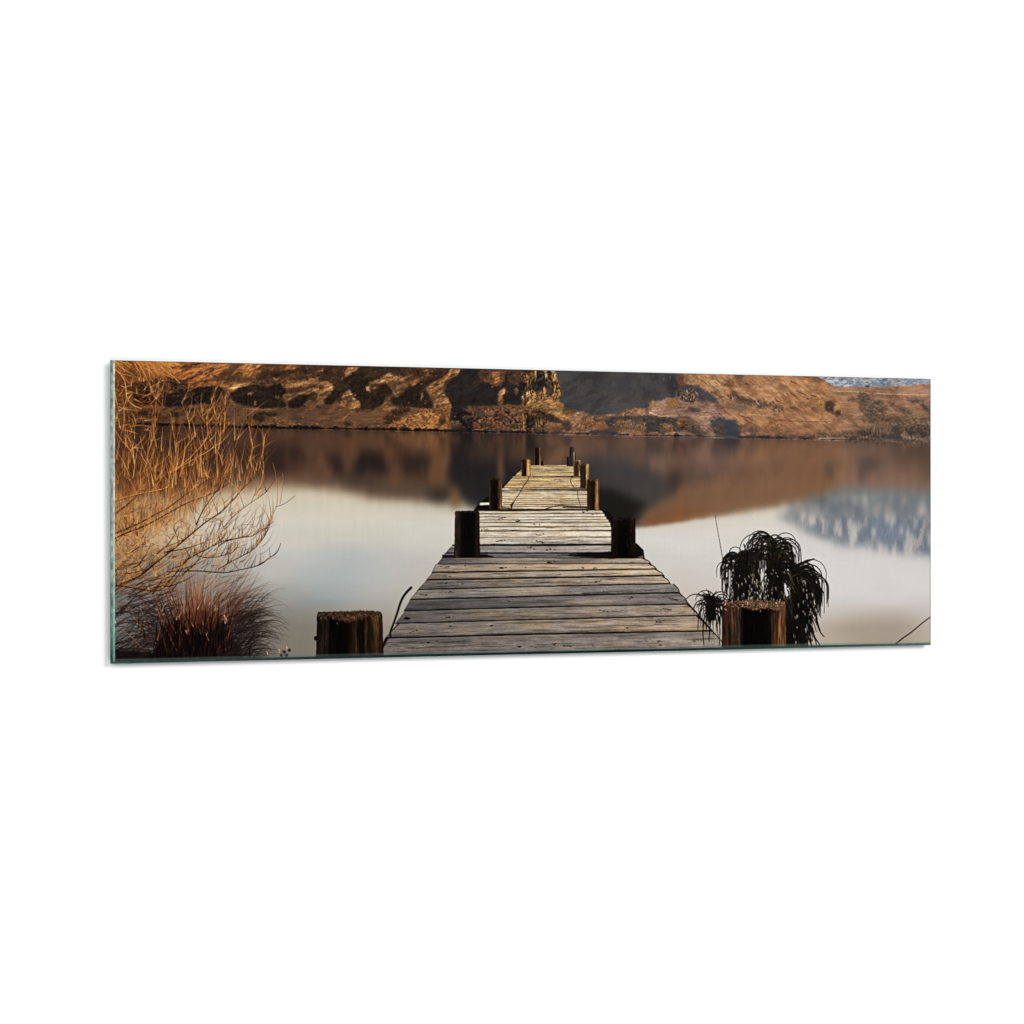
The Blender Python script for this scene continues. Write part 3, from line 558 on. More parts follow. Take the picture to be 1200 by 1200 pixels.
def mirror():
    """the slope mirrored in the still water: flipped about the shore, smeared vertically by the long exposure"""
    sl = reg(X0, 494, 1096, 612); x = GX[sl]; y = GY[sl]; d = y - shore(x)
    hill = blur(IMG, .9, 2.6); hill2 = blur(IMG, 1.6, 6.0)
    wob = (fbm(x / 2.5, y / 40, 90, 3) - .5) * 5
    ys = shore(x) - 1.5 - d * .92 + wob * np.clip(d / 20, 0, 1); ys = np.clip(ys, 434 + (x - 126) * .012, 515); jj = np.clip(((ys - Y0) * S).astype(int), 0, NY - 1); ii = np.clip(((x - X0) * S).astype(int), 0, NX - 1)
    f = np.clip(d / 22, 0, 1)[..., None]; r = hill[jj, ii] * (1 - f) + hill2[jj, ii] * f
    g = r.mean(-1, keepdims=True); r = (g + (r - g) * .82) * .80 + np.array([6, 2, 2], np.float32)
    k = np.clip(d / 1.5, 0, 1) * np.interp(d, [0, 12, 36, 52, 66], [.8, .68, .5, .3, 0]) * np.interp(x, [126, 900, 1000, 1096], [1, .9, .6, .6])
    k = k * (LAB[sl] == L_WATER); base = blur(IMG, 2.2, 3.2)[sl]; bb = (np.clip((d - 6) / 6, 0, 1) * (LAB[sl] == L_WATER) * np.clip((610 - y) / 8, 0, 1))[..., None]; IMG[sl] = IMG[sl] * (1 - bb) + base * bb; IMG[sl] = IMG[sl] * (1 - k[..., None]) + r * k[..., None]
mirror()

# ---------------------------------------------------------------- jetty
L_JET = lab('printed_jetty', text='weathered plank jetty running out into the lake, printed in the middle')
PW = []
def interp(pts, x):
    return np.interp(x, [p[0] for p in pts], [p[1] for p in pts])
def plank(top, bot, xl, xr, cols, gap=1.0, seed=0, warm=0, knots=2, tone=None, name='plank', fine=1.0, light=1.0, gapc=(16, 10, 8)):
    """one board seen in perspective: top / bottom edge polylines, left and right end x (top, bottom)"""
    L = lab(name, L_JET)
    y0 = min(p[1] for p in top) - 2; y1 = max(p[1] for p in bot) + 2
    sl = reg(min(xl) - 2, y0, max(xr) + 2, y1)
    if sl is None: return
    x = GX[sl]; y = GY[sl]; yt = interp(top, x) + .5 * (fbm(x / 14, y * 0 + seed, 3, 3) - .5); yb = interp(bot, x) + .7 * (fbm(x / 10, y * 0 + seed + 9, 4, 3) - .5)
    h = np.maximum(yb - yt, .5); v = (y - yt) / h
    e = .8 * (fbm(y / 1.5, x * 0 + seed, 6, 2) - .5)
    xa = xl[0] + (xl[1] - xl[0]) * np.clip(v, 0, 1) + e; xb = xr[0] + (xr[1] - xr[0]) * np.clip(v, 0, 1) - e
    m = np.clip((y - yt) * S + .5, 0, 1) * np.clip((yb - y) * S + .5, 0, 1) * np.clip((x - xa) * S + .5, 0, 1) * np.clip((xb - x) * S + .5, 0, 1)
    xm = (x - 636) / (1 + (y - 545) / 260)              # perspective so the grain converges
    hs = float(np.median(h))
    g1 = fbm(xm / 26 + seed, v * 2.2 * max(1, hs / 7) + seed * 3, 5 + seed, 5, .7) - .5
    g2 = fbm(xm / 9 + seed, v * 6 + seed, 9 + seed, 4, .75) - .5
    g3 = fbm(x / 1.2, y / .8, 12 + seed, 2) - .5
    wx = (x - 560) / 200
    ta = np.array(cols[0], np.float32); tb = np.array(cols[1], np.float32); tt = np.clip((x - xl[1]) / (xr[1] - xl[1]), 0, 1)
    tt = np.clip(tt + .35 * (fbm(x / 40, y / 8, 20 + seed, 3) - .5), 0, 1)[..., None]
    c = ta * (1 - tt) + tb * tt
    g4 = np.clip(fbm(xm / 34 + seed * 2, v * max(3, hs) * .9 + seed, 40 + seed, 3, .8) - .6, 0, 1) * 2.2
    gq = c.mean(-1, keepdims=True); c = gq + (c - gq) * (.68 if seed < 30 else .8); c = c * (.94 if seed < 20 else 1)
    sh = 1 + (.46 * g1 + .42 * g2 + .16 * g3 - g4 * (hs > 5)) * fine
    edge = np.clip(v / .18, 0, 1) * .16 + .92 - .26 * np.clip((v - .62) / .38, 0, 1) ** 1.5
    c = c * (sh * edge * light)[..., None]
    if warm: 
        wn = np.clip((fbm(x / 30, y / 5, 31 + seed, 3) - .42) * 4, 0, 1)[..., None] * warm; c = c * (1 + wn * np.array([.06, .01, -.07], np.float32))
    gp = np.clip((y - (yb - gap)) * S * .8 + .5, 0, 1)[..., None]
    c = c * (1 - gp) + np.array(gapc, np.float32) * gp
    comp(sl, m, c, L)
    # rim light on the upper edge of the board
    rim = np.exp(-((y - yt - .7) / .5) ** 2) * m * .22 * (hs > 3); comp(sl, rim, (220, 204, 184))
    for _ in range(knots):
        kx = rnd.uniform(xl[1] + 6, xr[1] - 6); ky = float(interp(top, kx)) + hs * rnd.uniform(.25, .75); q = rnd.uniform(.5, 1)
        blob(kx, ky, q * 3.2, q * 1.0, (60, 50, 44), a=.55, soft=.6)
        for _ in range(rnd.randint(1, 4)):
            blob(kx + rnd.uniform(-6, 6), ky + rnd.uniform(-1.6, 1.6), rnd.uniform(.5, 1.5), rnd.uniform(.35, .8), (22, 16, 12), a=.85, soft=.5)
    for _ in range(int(knots * 3)):
        kx = rnd.uniform(xl[1], xr[1] - 12); ky = float(interp(top, kx)) + hs * rnd.uniform(.15, .8); l = rnd.uniform(5, 26)
        stroke([(kx, ky), (kx + l, ky + rnd.uniform(-.5, .2))], .5, .3, (52, 44, 40), a=.5, sm=False)
# underside mass first
poly([(556,597),(562,589),(590,569),(603,556),(611,548),(624,545),(672,545),(682,557),(688,574),(702,596),(714,600),(745,640),(754,644),(756,656),(770,668),(784,684),(797,697),(812,712),(835,738),(848,760),(860,790),(436,790),(451,748),(474,722),(494,690),(515,662),(526,646),(536,634),(560,630),(561,600)], [(20,14,12),(34,26,22)], rag=.3, soft=.3, label=L_JET)
G = [ # gap lines of the near section: left end, middle, right end
 [(518,653.2),(630,654),(753,654.5)],
 [(511,661.6),(630,661.2),(690,661),(760,660.6)],
 [(505,671.6),(630,669.8),(768,667.6)],
 [(497,680.6),(630,678),(777,675.4)],
 [(488,691.8),(630,688),(785,684.6)],
 [(479,703.4),(630,699.5),(796,695.2)],
 [(471,716.6),(630,712),(806,708.6)],
 [(461,731.2),(630,726.7),(818,722)],
 [(448,748.6),(630,744),(838,740)],
 [(440,782),(630,778),(850,774)]]
NEAR = [((100,93,90),(170,148,124)),((140,126,114),(190,160,128)),((118,108,102),(196,168,138)),((104,97,94),(186,160,134)),((122,114,108),(136,126,120)),((88,82,82),(126,116,110)),((100,94,92),(158,138,120)),((110,104,101),(170,146,122)),((108,99,94),(144,130,120))]
LX = [(519,512),(511,506),(507,499),(500,489),(490,480),(481,473),(475,463),(468,451),(455,438)]
RX = [(754,763),(761,770),(769,779),(777,786),(790,797),(797,807),(806,819),(817,834),(836,862)]
for i in range(9):
    plank(G[i], G[i + 1], LX[i], RX[i], NEAR[i], gap=[.9,1.7,1.9,1.5,1.6,1.4,1.4,1.9,0][i], seed=i, warm=.8 if i in (1,2,3,6,7) else .4, knots=[2,3,2,3,3,3,3,3,5][i])
# boards at the second pair of posts
plank([(531,634),(640,622.8),(757,622)], [(531,639.6),(640,639),(757,638.6)], (534,529), (744,746), ((186,168,146),(198,178,152)), gap=1.6, seed=21, knots=3, light=.98)
plank([(526,640),(640,640),(752,639)], [(520,648.6),(640,648.8),(753,648.4)], (529,521), (748,752), ((122,114,110),(166,152,138)), gap=1.5, seed=22, knots=2)
plank([(519,648.8),(640,649),(753,649)], [(518,653.4),(640,654),(753,654.6)], (521,517), (753,754), ((96,90,92),(112,104,102)), gap=.6, seed=23, knots=1)
SEC = [(598.2,602),(602,605.6),(605.6,608.9),(608.9,612.3),(612.3,617.2),(617.2,622.3),(622.3,629.5),(629.5,638.8)]
for i, (a, b) in enumerate(SEC[:-1]):
    plank([(556,a + .6),(636,a + .3),(716,a)], [(556,b + .6),(636,b + .3),(716,b)], (561 - i * .2, 560 - i * .2), (706 + i * 2.2, 707 + i * 2.2), ((206,186,160),(212,192,164)), gap=[.7,.5,.5,.8,.7,1.1,.35][i], seed=30 + i, warm=.5, knots=1, fine=1.2, light=[.86,.95,.97,.84,.94,.96,.97][i], gapc=(50,34,24) if i not in (3,5) else (24,16,12))
for i in range(26):
    x = rnd.uniform(565, 690); y = rnd.uniform(600, 636); l = rnd.uniform(10, 40); stroke([(x, y), (x + l, y - rnd.uniform(0, .4))], rnd.uniform(.4, .9), .3, rnd.choice([(120,100,84),(96,78,64),(228,214,194)]), a=.6, sm=False)
# far sections
def strips(y0, y1, xl0, xl1, xr0, xr1, n, cols, name='plank'):
    ys = [y0]; 
    for i in range(n): ys.append(ys[-1] + (.7 + .6 * i / n + rnd.uniform(-.15, .15)))
    sc = (y1 - y0) / (ys[-1] - y0); ys = [y0 + (v - y0) * sc for v in ys]
    for i in range(n):
        t0 = (ys[i] - y0) / (y1 - y0); t1 = (ys[i + 1] - y0) / (y1 - y0); tl = rnd.uniform(-.5, .5)
        plank([(550, ys[i] + tl * .4),(720, ys[i] - tl * .4)], [(550, ys[i + 1] + tl * .4),(720, ys[i + 1] - tl * .4)], (xl0 + (xl1 - xl0) * t0, xl0 + (xl1 - xl0) * t1), (xr0 + (xr1 - xr0) * t0, xr0 + (xr1 - xr0) * t1), cols, gap=rnd.choice([.2,.35,.5]), seed=50 + i, warm=.8, knots=0, fine=1.3, light=rnd.uniform(.8, 1.0), gapc=rnd.choice([(120,84,54),(84,58,38),(60,40,26)]))
strips(545.2, 557.8, 616, 603, 672, 679, 8, ((220,182,126),(236,200,146)))
strips(558.4, 571.6, 602, 590, 679, 687, 7, ((214,172,116),(234,196,140)))
strips(572, 574.4, 589, 588, 687, 688, 1, ((226,206,172),(190,164,134)))
strips(575, 596.6, 588, 587, 688, 690, 10, ((224,194,154),(226,196,156)))
plank([(560,589),(590,589)], [(560,592),(590,592)], (563,562), (590,590), ((214,196,166),(214,196,166)), gap=0, seed=70, knots=0)
stroke([(560,594.6),(580,595),(600,595.6)], 3.0, 1.0, (18,12,10), label=L_JET); stroke([(556,598.2),(600,598.6),(650,597.6),(690,597.2)], 1.1, .9, (26,18,14), label=L_JET)
stroke([(603,557.6),(630,558.2),(680,558.6)], 1.0, .8, (40,28,18)); stroke([(589,574.6),(640,573.4),(688,573.2)], 1.0, .8, (44,30,22)); stroke([(606,559),(620,558.4)], .6, .5, (230,206,160))
for _ in range(60):
    y = rnd.uniform(559, 596); x = rnd.uniform(592, 664); l = rnd.uniform(6, 26); stroke([(x, y), (x + l, y + rnd.uniform(-.7, .7))], rnd.uniform(.4, .9), .3, rnd.choice([(96,66,40),(130,92,56),(240,220,180),(120,84,54)]), a=.7, sm=False)
for _ in range(14):
    x = rnd.uniform(618, 660); y = rnd.uniform(546, 557); stroke([(x, y), (x + rnd.uniform(5, 12), y)], .5, .3, rnd.choice([(150,108,64),(240,214,160)]), a=.6, sm=False)
stroke([(620,558),(619,562),(614,569),(612,573),(609,578),(605,584),(602,589),(600,594)], .9, 1.0, (60,40,26), a=.85); stroke([(602,589),(599,592),(600,595)], 1.6, 1.2, (34,24,18), a=.9)
stroke([(671,559),(668.6,563),(670,567),(673,571)], .7, .8, (60,40,26), a=.85); stroke([(677,576),(677,580),(678,585),(680,591),(680,595)], .7, .8, (60,40,26), a=.85)
stroke([(640,596),(655,592.4),(670,593.4),(688,594)], 1.4, 1.2, (60,42,30), a=.7); stroke([(660,594.5),(688,595)], 1.4, 1.6, (30,22,16), a=.8)
stroke([(702,596),(708,600),(714,608)], 1.4, 1.8, (28,22,20)); stroke([(556,598),(563,596),(566,598)], 1.6, 1.4, (30,22,18))
# shade thrown on the deck by the right-hand post
poly([(652,650.5),(690,648.5),(716,646),(720,655),(690,653.5)], (14,10,10), rag=.3, soft=.5, softy=.4, a=.92); poly([(640,657),(680,654.4),(705,655),(690,660),(655,662)], (60,54,56), rag=.6, soft=4, softy=1.4, a=.45)
poly([(562,649.5),(570,649.5),(580,652.6),(562,654)], (14,10,8), rag=.2, soft=.3, a=.9); poly([(518,650),(534,650),(534,654),(519,654)], (18,14,14), rag=.2, soft=.3, a=.8)
poly([(744,636.5),(747,637),(754.5,645),(753.5,651),(745,654)], (20,17,16), rag=.3, soft=.3, label=L_JET)
# warm low light patches on the near boards
for (x, y, rx, ry, a) in [(620,692,40,5,.3),(660,664,60,5,.26),(700,706,30,4,.2),(800,735,26,5,.28),(740,668,30,5,.22),(600,664,34,4,.18)]: blob(x, y, rx, ry, (232, 200, 160), a=a, soft=.8)
# ragged dark right edge
for i in range(9):
    (xa, xb), ya, yb = RX[i], G[i][-1][1], G[i + 1][-1][1]; stroke([(xa - .5, ya), ((xa + xb) / 2 + 1, (ya + yb) / 2 - .5), (xb, yb)], 1.3, .9, (30,24,22), label=L_JET, a=.9)
    (xa, xb), ya, yb = LX[i], G[i][0][1], G[i + 1][0][1]; stroke([(xa, ya), (xb, yb)], .8, .6, (54,48,46), a=.7)
for (x, y, q) in [(477,724.6,4),(607,682,0),(588,665.6,2.6),(593,665,1.2),(616,665,1),(528,734,1.6),(502,753,2),(512,751.4,1.5),(609,758,2.2),(606,757,1),(623,757.6,1.2),(628,759,1.2),(643,659,2.2),(646,660,1.4),(622,726,2.4),(735,736,1.6),(814,751.5,1.2),(774,756,2),(695,757,1),(545,663,1)]:
    if q: blob(x, y, q, max(.6, q * .42), (20,14,12), a=.92, soft=.35, rag=.3, rs=1.2)

# ---------------------------------------------------------------- posts
def post(x0, x1, y0, y1, cols, top, text, taper=0, rough=1.0, base_dark=.0, slant=0, fibres=40, dim=1.0):
    """upright log: cols = list of (u, colour) across the width; top = colour of cut top edge"""
    L = lab('printed_post', L_JET if False else -1, text); w = x1 - x0
    sl = reg(x0 - 3, y0 - 3, x1 + 3, y1 + 1); x = GX[sl]; y = GY[sl]; v = (y - y0) / (y1 - y0)
    xa = x0 - taper * v + .35 * rough * (fbm(y / 5, y * 0, 2, 3) - .5) * 2; xb = x1 + taper * v + .35 * rough * (fbm(y / 5, y * 0 + 7, 3, 3) - .5) * 2
    u = (x - xa) / (xb - xa); r = min(.12, 2.2 / w)
    yt = y0 + slant * u + rough * 1.0 * (fbm(x / 2.4, x * 0 + 3, 4, 3) - .5) + np.where(u < r, (1 - u / r) ** 2 * w * .07, 0) + np.where(u > 1 - r, (1 - (1 - u) / r) ** 2 * w * .05, 0)
    m = np.clip((x - xa) * S + .5, 0, 1) * np.clip((xb - x) * S + .5, 0, 1) * np.clip((y - yt) * S + .5, 0, 1) * np.clip((y1 - y) * S + .5, 0, 1)
    uu = u + .05 * (fbm(x / 3, y / 14, 8, 3) - .5)
    us = [c[0] for c in cols]; c = np.stack([np.interp(uu, us, [q[1][k] for q in cols]) for k in range(3)], -1)
    g = fbm(x / max(.7, w * .02), y / max(9, w * .3), 15, 4, .75) - .5; g2 = fbm(x / max(2, w * .09), y / 26, 18, 3) - .5
    lum = c.mean(-1, keepdims=True)
    c = c * dim * (.84 + (1.35 * g + .7 * g2)[..., None]); c = c * (1 - base_dark * np.clip(v, 0, 1))[..., None]
    comp(sl, m, c, L)
    if top is not None:
        n = int(w * 2.2 * rough)
        for _ in range(n):
            px = x0 + 1 + rnd.random() * (w - 2); py = y0 + slant * (px - x0) / w + abs(rnd.gauss(0, 1)) * w * .045 + .4
            jt = rnd.uniform(.35, 1.15); c = tuple(q * jt for q in top); stroke([(px, py), (px + rnd.uniform(-.6, .6), py + rnd.uniform(.4, 1.8) * max(.5, w / 60))], rnd.uniform(.4, 1.1), .4, c, a=.75, sm=False)
    for _ in range(fibres):
        px = x0 + rnd.random() * w; py = y0 + rnd.uniform(.04, .7) * (y1 - y0); l = rnd.uniform(.1, .4) * (y1 - y0); k = float(np.interp((px - x0) / w, us, [sum(q[1]) / 3 for q in cols]))
        c = (k * 1.5 + 4, k * 1.12 + 2, k * .8 + 1) if rnd.random() < .5 else (k * .3, k * .26, k * .24)
        stroke([(px, py), (px + rnd.uniform(-.5, .5), py + l)], rnd.uniform(.4, .9) * (1 if w > 20 else .6), .3, c, a=.5, sm=False)
    return L
post(627.2, 633.8, 524.4, 545.4, [(0,(30,22,18)),(.7,(36,26,20)),(.78,(200,150,96)),(1,(150,104,64))], None, 'slim far end post of the jetty with a lit right edge, printed', rough=.4, fibres=2)
post(634, 638, 540, 545.6, [(0,(24,18,14)),(.6,(40,28,20)),(1,(170,128,84))], None, 'stubby lowest post stump beside the slim far end post, printed', rough=.3, fibres=0)
post(667.6, 673, 523.8, 546, [(0,(36,34,34)),(.5,(58,54,52)),(1,(76,70,66))], None, 'dark grey farthest post at the right of the jetty end, printed', rough=.4, fibres=2)
post(671.2, 675.8, 530, 546, [(0,(84,70,58)),(.4,(150,126,98)),(.7,(70,50,40)),(1,(130,90,70))], None, 'thin post with pale top just right of the dark grey farthest post, printed', rough=.3, fibres=2)
post(664.4, 668, 535, 546, [(0,(30,26,24)),(.6,(44,36,32)),(1,(70,58,48))], None, 'short dark stump left of the dark grey farthest post, printed', rough=.3, fibres=0)
post(672.2, 681.6, 539.4, 558, [(0,(110,84,52)),(.15,(120,92,58)),(.3,(60,42,28)),(.6,(96,68,42)),(.75,(196,156,102)),(1,(160,120,76))], (236,206,150), 'gold lit post with pale top on the right far deck, printed', rough=.5, fibres=6)
post(680, 690.4, 543.8, 572.4, [(0,(66,52,40)),(.5,(60,46,36)),(.62,(40,28,22)),(.68,(190,154,100)),(.85,(214,178,120)),(1,(120,88,54))], (170,134,88), 'post with bright right side between the two right hand far posts, printed', rough=.5, fibres=8)
post(611.2, 622, 537.8, 557.6, [(0,(80,60,40)),(.2,(46,32,22)),(.5,(60,42,28)),(.62,(170,130,78)),(.85,(206,164,104)),(1,(120,88,52))], (180,140,88), 'short post with rounded gold top on the left of the far deck, printed', rough=.7, slant=1.2, fibres=8)
blob(613.5, 540, 3, 1.6, (40,28,20), a=.8, soft=.4)
post(573.4, 588.6, 560.6, 596.4, [(0,(70,54,38)),(.12,(50,36,26)),(.2,(26,18,14)),(.58,(22,14,12)),(.68,(54,36,24)),(.74,(92,66,38)),(.86,(140,104,62)),(1,(96,68,40))], (84,64,44), 'dark post with a gold strip on its right, left side of the jetty middle, printed', rough=.8, fibres=16)
post(688, 702.4, 561.8, 597.4, [(0,(70,50,34)),(.3,(50,34,24)),(.58,(36,24,18)),(.64,(44,30,20)),(.68,(150,108,64)),(.85,(196,150,96)),(1,(110,78,46))], (140,104,66), 'post with an orange lit right face, right side of the jetty middle, printed', rough=.8, fibres=16)
post(533.2, 562, 598.6, 654, [(0,(56,44,34)),(.1,(62,48,38)),(.2,(48,36,28)),(.26,(20,14,12)),(.5,(12,9,9)),(.78,(14,10,10)),(.88,(40,28,22)),(.95,(34,24,20)),(1,(20,16,16))], (58,50,46), 'black charred post at the left edge of the jetty, second from the front, printed', rough=1.1, taper=.8, fibres=34)
post(716.4, 744.8, 606.8, 654.6, [(0,(34,24,20)),(.15,(44,28,20)),(.3,(22,14,12)),(.6,(10,8,8)),(.8,(30,20,14)),(.92,(52,34,20)),(1,(44,30,20))], (60,50,46), 'black rough post at the right edge of the jetty, second from the front, printed', rough=1.2, taper=.4, fibres=40, base_dark=.4)
for _ in range(12):
    x = rnd.uniform(733, 743); y = rnd.uniform(610, 646); stroke([(x, y), (x + .5, y + rnd.uniform(1, 4))], .7, .4, (92,66,46), a=.5, sm=False)
FL = post(371.5, 448.3, 717, 782, [(0,(40,28,22)),(.05,(54,38,28)),(.11,(66,46,34)),(.13,(30,22,18)),(.15,(78,60,50)),(.18,(50,38,32)),(.2,(20,15,12)),(.32,(12,9,8)),(.48,(16,12,10)),(.52,(52,36,24)),(.6,(92,62,38)),(.64,(24,16,12)),(.72,(24,17,14)),(.74,(120,84,54)),(.77,(40,28,20)),(.82,(58,40,26)),(.86,(112,78,44)),(.93,(120,84,46)),(.97,(84,56,34)),(1,(50,36,26))], (150,116,84), 'thick brown post stump in the left foreground of the print', taper=1.6, rough=1.3, fibres=110, dim=.66)
blob(369.8, 748, 1.8, 2.6, (20,14,12), soft=.3, label=FL)
for (x0, y0) in [(388,720),(395,722),(402,724),(409,722),(416,720)]: 
    for k in range(5): stroke([(x0 + k * 1.5, y0 + rnd.uniform(-1, 1)), (x0 + k * 1.5 + 2, y0 + 3), (x0 + k * 1.5 + 3, y0 + 6)], .8, .4, (140,104,76), a=.6)

# ---------------------------------------------------------------- stick, line, reed
LS = lab('printed_stick', text='bent black stick leaning at the left edge of the jetty, printed')
stroke([(458,747),(457.5,741),(462,729),(466,717),(470,705),(475,696),(482,688.6)], 2.2, 3.0, (26,18,16), label=LS)
stroke([(461,731),(466,717),(471,704)], .6, .5, (84,70,60), a=.5)
LL = lab('printed_line', text='thin dark speckled line slanting above the small spiky plant, printed')
P0, P1 = (838, 603.5), (848, 660)
for i in range(26):
    t = i / 26; x = P0[0] + (P1[0] - P0[0]) * t; y = P0[1] + (P1[1] - P0[1]) * t; stroke([(x, y), (x + .4, y + 2.0)], .7 + .5 * t, .6 + .4 * t, (60,46,40) if i % 2 else (110,92,80), a=.8, sm=False, label=LL)
LR = lab('printed_reed', text='single dark reed slanting up at the bottom right of the print')
stroke([(1047,757),(1058,748),(1068,741),(1080,731),(1092,722)], 1.7, 1.2, (40,26,18), label=LR)

# ---------------------------------------------------------------- spiky plants behind the right-hand stump
LP = lab('printed_spiky_plant', text='tall dark plant with drooping strap leaves behind the right foreground stump, printed')
LQ = lab('printed_spiky_plant', text='small dark spiky plant at the left of the right foreground stump, printed')
def leaf(x, y, ang, l, droop, w, c0, c1=None, label=None, a=.95, n=9):
    pts = [(x, y)]; an = ang; st = l / n
    for i in range(n):
        x += math.cos(an) * st; y -= math.sin(an) * st; pts.append((x, y))
        # gravity turns the tip towards straight down
        tgt = -math.pi / 2; d = (tgt - an + math.pi) % (2 * math.pi) - math.pi
        if abs(d) > math.pi - .25: d = -abs(d) if math.cos(ang) >= 0 else abs(d)
        an += max(-droop, min(droop, d))
    stroke(pts, w, w * .4, c0, c1 or c0, a=a, label=label, n=3)
DG = [(14,13,10),(22,20,15),(30,28,20),(18,16,14)]; LG = [(58,54,42),(74,68,54),(48,50,32),(88,76,58)]
def crown(cx, cy, n, lmin, lmax, label, spread=1.0, w=(1.1, 2.0), light=.2, a0=-20, a1=200, droop=(.35, .75)):
    for _ in range(n):
        an = math.radians(rnd.uniform(a0, a1)); l = rnd.uniform(lmin, lmax)
        c = rnd.choice(LG if rnd.random() < light else DG)
        leaf(cx + rnd.uniform(-2, 2) * spread, cy + rnd.uniform(-2, 3) * spread, an, l, rnd.uniform(*droop), rnd.uniform(*w), c, rnd.choice(DG), label)
# stems and dark inner masses
for pts in [[(868,662),(866,690),(866,712)],[(905,640),(906,670),(905,712)],[(932,668),(936,700),(938,756)],[(888,668),(888,700)]]: stroke(pts, 6, 11, (16,14,12), label=LP)
poly([(862,662),(872,658),(882,664),(888,700),(886,712),(858,712),(856,694),(858,674)], DK[:2] + [(26,24,18)], rag=2.6, rs=2.2, label=LP, k=2); poly([(900,638),(912,640),(918,664),(916,700),(912,712),(896,712),(898,670)], [(18,16,14),(34,32,28),(22,20,16)], rag=2.6, rs=2.2, label=LP)
poly([(930,676),(940,680),(944,712),(942,745),(948,770),(926,770),(922,730),(926,700)], [(14,12,10),(24,20,16)], rag=2.2, rs=2.2, label=LP); poly([(918,700),(928,706),(932,770),(920,770)], [(14,12,10),(24,20,16)], rag=1.6, rs=2.2, label=LP)
for (cx, cy, n, l0, l1, lt, a0, a1) in [(866,656,34,26,56,.15,20,165),(874,662,18,24,50,.3,20,150),(860,664,14,20,40,.1,60,175),(886,658,26,28,56,.25,40,160),(892,650,16,30,62,.3,60,165),(905,636,26,34,76,.25,60,150),(910,644,26,28,62,.3,35,110),(903,650,22,30,66,.15,40,140),(916,652,16,24,50,.35,30,90),(932,672,34,34,74,.12,50,130),(938,678,26,34,70,.2,25,95),(926,684,24,40,74,.3,60,140),(944,690,18,30,56,.1,20,80)]:
    crown(cx, cy, n, l0, l1, LP, 1.8, w=(1.0, 1.9), light=lt, a0=a0, a1=a1, droop=(.4, .8))
for (x0, x1, y0, y1, n) in [(850,890,668,704,40),(898,918,656,704,36),(920,950,686,756,60),(888,900,680,708,16)]:
    for _ in range(n):
        x = rnd.uniform(x0, x1); y = rnd.uniform(y0, y1); leaf(x, y, math.radians(-90 + rnd.gauss(8 if x > 915 else 0, 9)), rnd.uniform(12, 30), .04, rnd.uniform(1.0, 2.0), rnd.choice(DG), rnd.choice(DG), LP)
for pts, w in [([(906,645),(906,632),(903,629),(897,628),(891,631),(885,638),(878,645),(872,652)], 1.6), ([(906,634),(905,646),(906,660)], 3.6), ([(892,632),(899,632),(902,637)], .9), ([(855,650),(856,644),(861,641),(867,643),(870,650)], 1.1), ([(848,654),(854,648),(861,647),(868,652)], 1.2), ([(872,638),(874,644),(878,649)], 1.6), ([(910,640),(914,636),(920,635),(926,639),(929,647),(927,656),(922,664)], 1.4), ([(912,646),(918,641),(924,645),(926,652),(922,658)], 1.1), ([(914,650),(921,650),(925,655),(924,662)], 1.0), ([(931,668),(934,662),(940,659),(947,658),(953,655)], 1.6), ([(940,661),(947,657.5),(954,655)], 2.6), ([(933,668),(940,668),(948,672),(954,680),(958,687)], 1.3), ([(934,671),(943,672),(950,680),(954,692)], 1.2), ([(848,656),(846,664),(846,672)], 1.8), ([(934,680),(944,692),(952,712),(957,728),(961,740),(966,746)], 2.0), ([(944,728),(952,742),(961,756)], 2.0), ([(938,730),(948,748),(952,757)], 2.0), ([(932,720),(940,744),(944,757)], 2.2), ([(954,690),(956,706),(956,716)], 1.1), ([(952,694),(955,712),(958,726)], 1.6), ([(848,672),(850,684),(852,694),(848,706)], 1.3), ([(858,664),(850,672),(847,684),(848,700)], 1.5), ([(868,650),(870,658),(866,668)], 2.5)]:
    stroke(pts, w, w * .55, (28,27,22), (20,18,15), label=LP, n=6)
for _ in range(36):
    x = rnd.uniform(912, 940); y = rnd.uniform(672, 720); leaf(x, y, math.radians(rnd.uniform(-75, -50)), rnd.uniform(14, 34), .05, rnd.uniform(.7, 1.2), rnd.choice([(70,62,44),(92,78,56),(56,58,34),(30,26,20)]), (24,20,14), LP, a=.75)
for _ in range(34):
    x = rnd.uniform(930, 948); y = rnd.uniform(686, 722); leaf(x, y, math.radians(rnd.uniform(-66, -52)), rnd.uniform(24, 44), .03, rnd.uniform(1.2, 2.2), (14,12,10), (24,20,16), LP)
for _ in range(26):
    x = rnd.uniform(936, 950); y = rnd.uniform(690, 730); leaf(x, y, math.radians(rnd.uniform(-80, -62)), rnd.uniform(18, 34), .06, rnd.uniform(1.0, 1.7), (14,12,10), (20,18,14), LP)
for _ in range(130):     # sparkling gaps of pale water between the leaves
    x = rnd.choice([rnd.uniform(850, 912), rnd.uniform(876, 896), rnd.uniform(930, 956)]); y = rnd.uniform(672, 706) if x < 910 else rnd.uniform(690, 752)
    stroke([(x, y), (x + rnd.uniform(-.4, .8), y + rnd.uniform(1.5, 5))], rnd.uniform(.5, 1.1), .4, (190,182,168), a=.85, sm=False)
for _ in range(9):
    x = rnd.uniform(888, 896); y = rnd.uniform(666, 690); stroke([(x, y), (x + 1, y + rnd.uniform(2, 5))], rnd.uniform(.6, 1.3), .5, (176,168,150), a=.8, sm=False)
for (x, y) in [(906,668),(909,671),(904,672),(911,675),(926,654),(922,648)]: stroke([(x, y), (x + 1.4, y + 1.2)], .9, .5, (186,180,168), a=.8, sm=False)
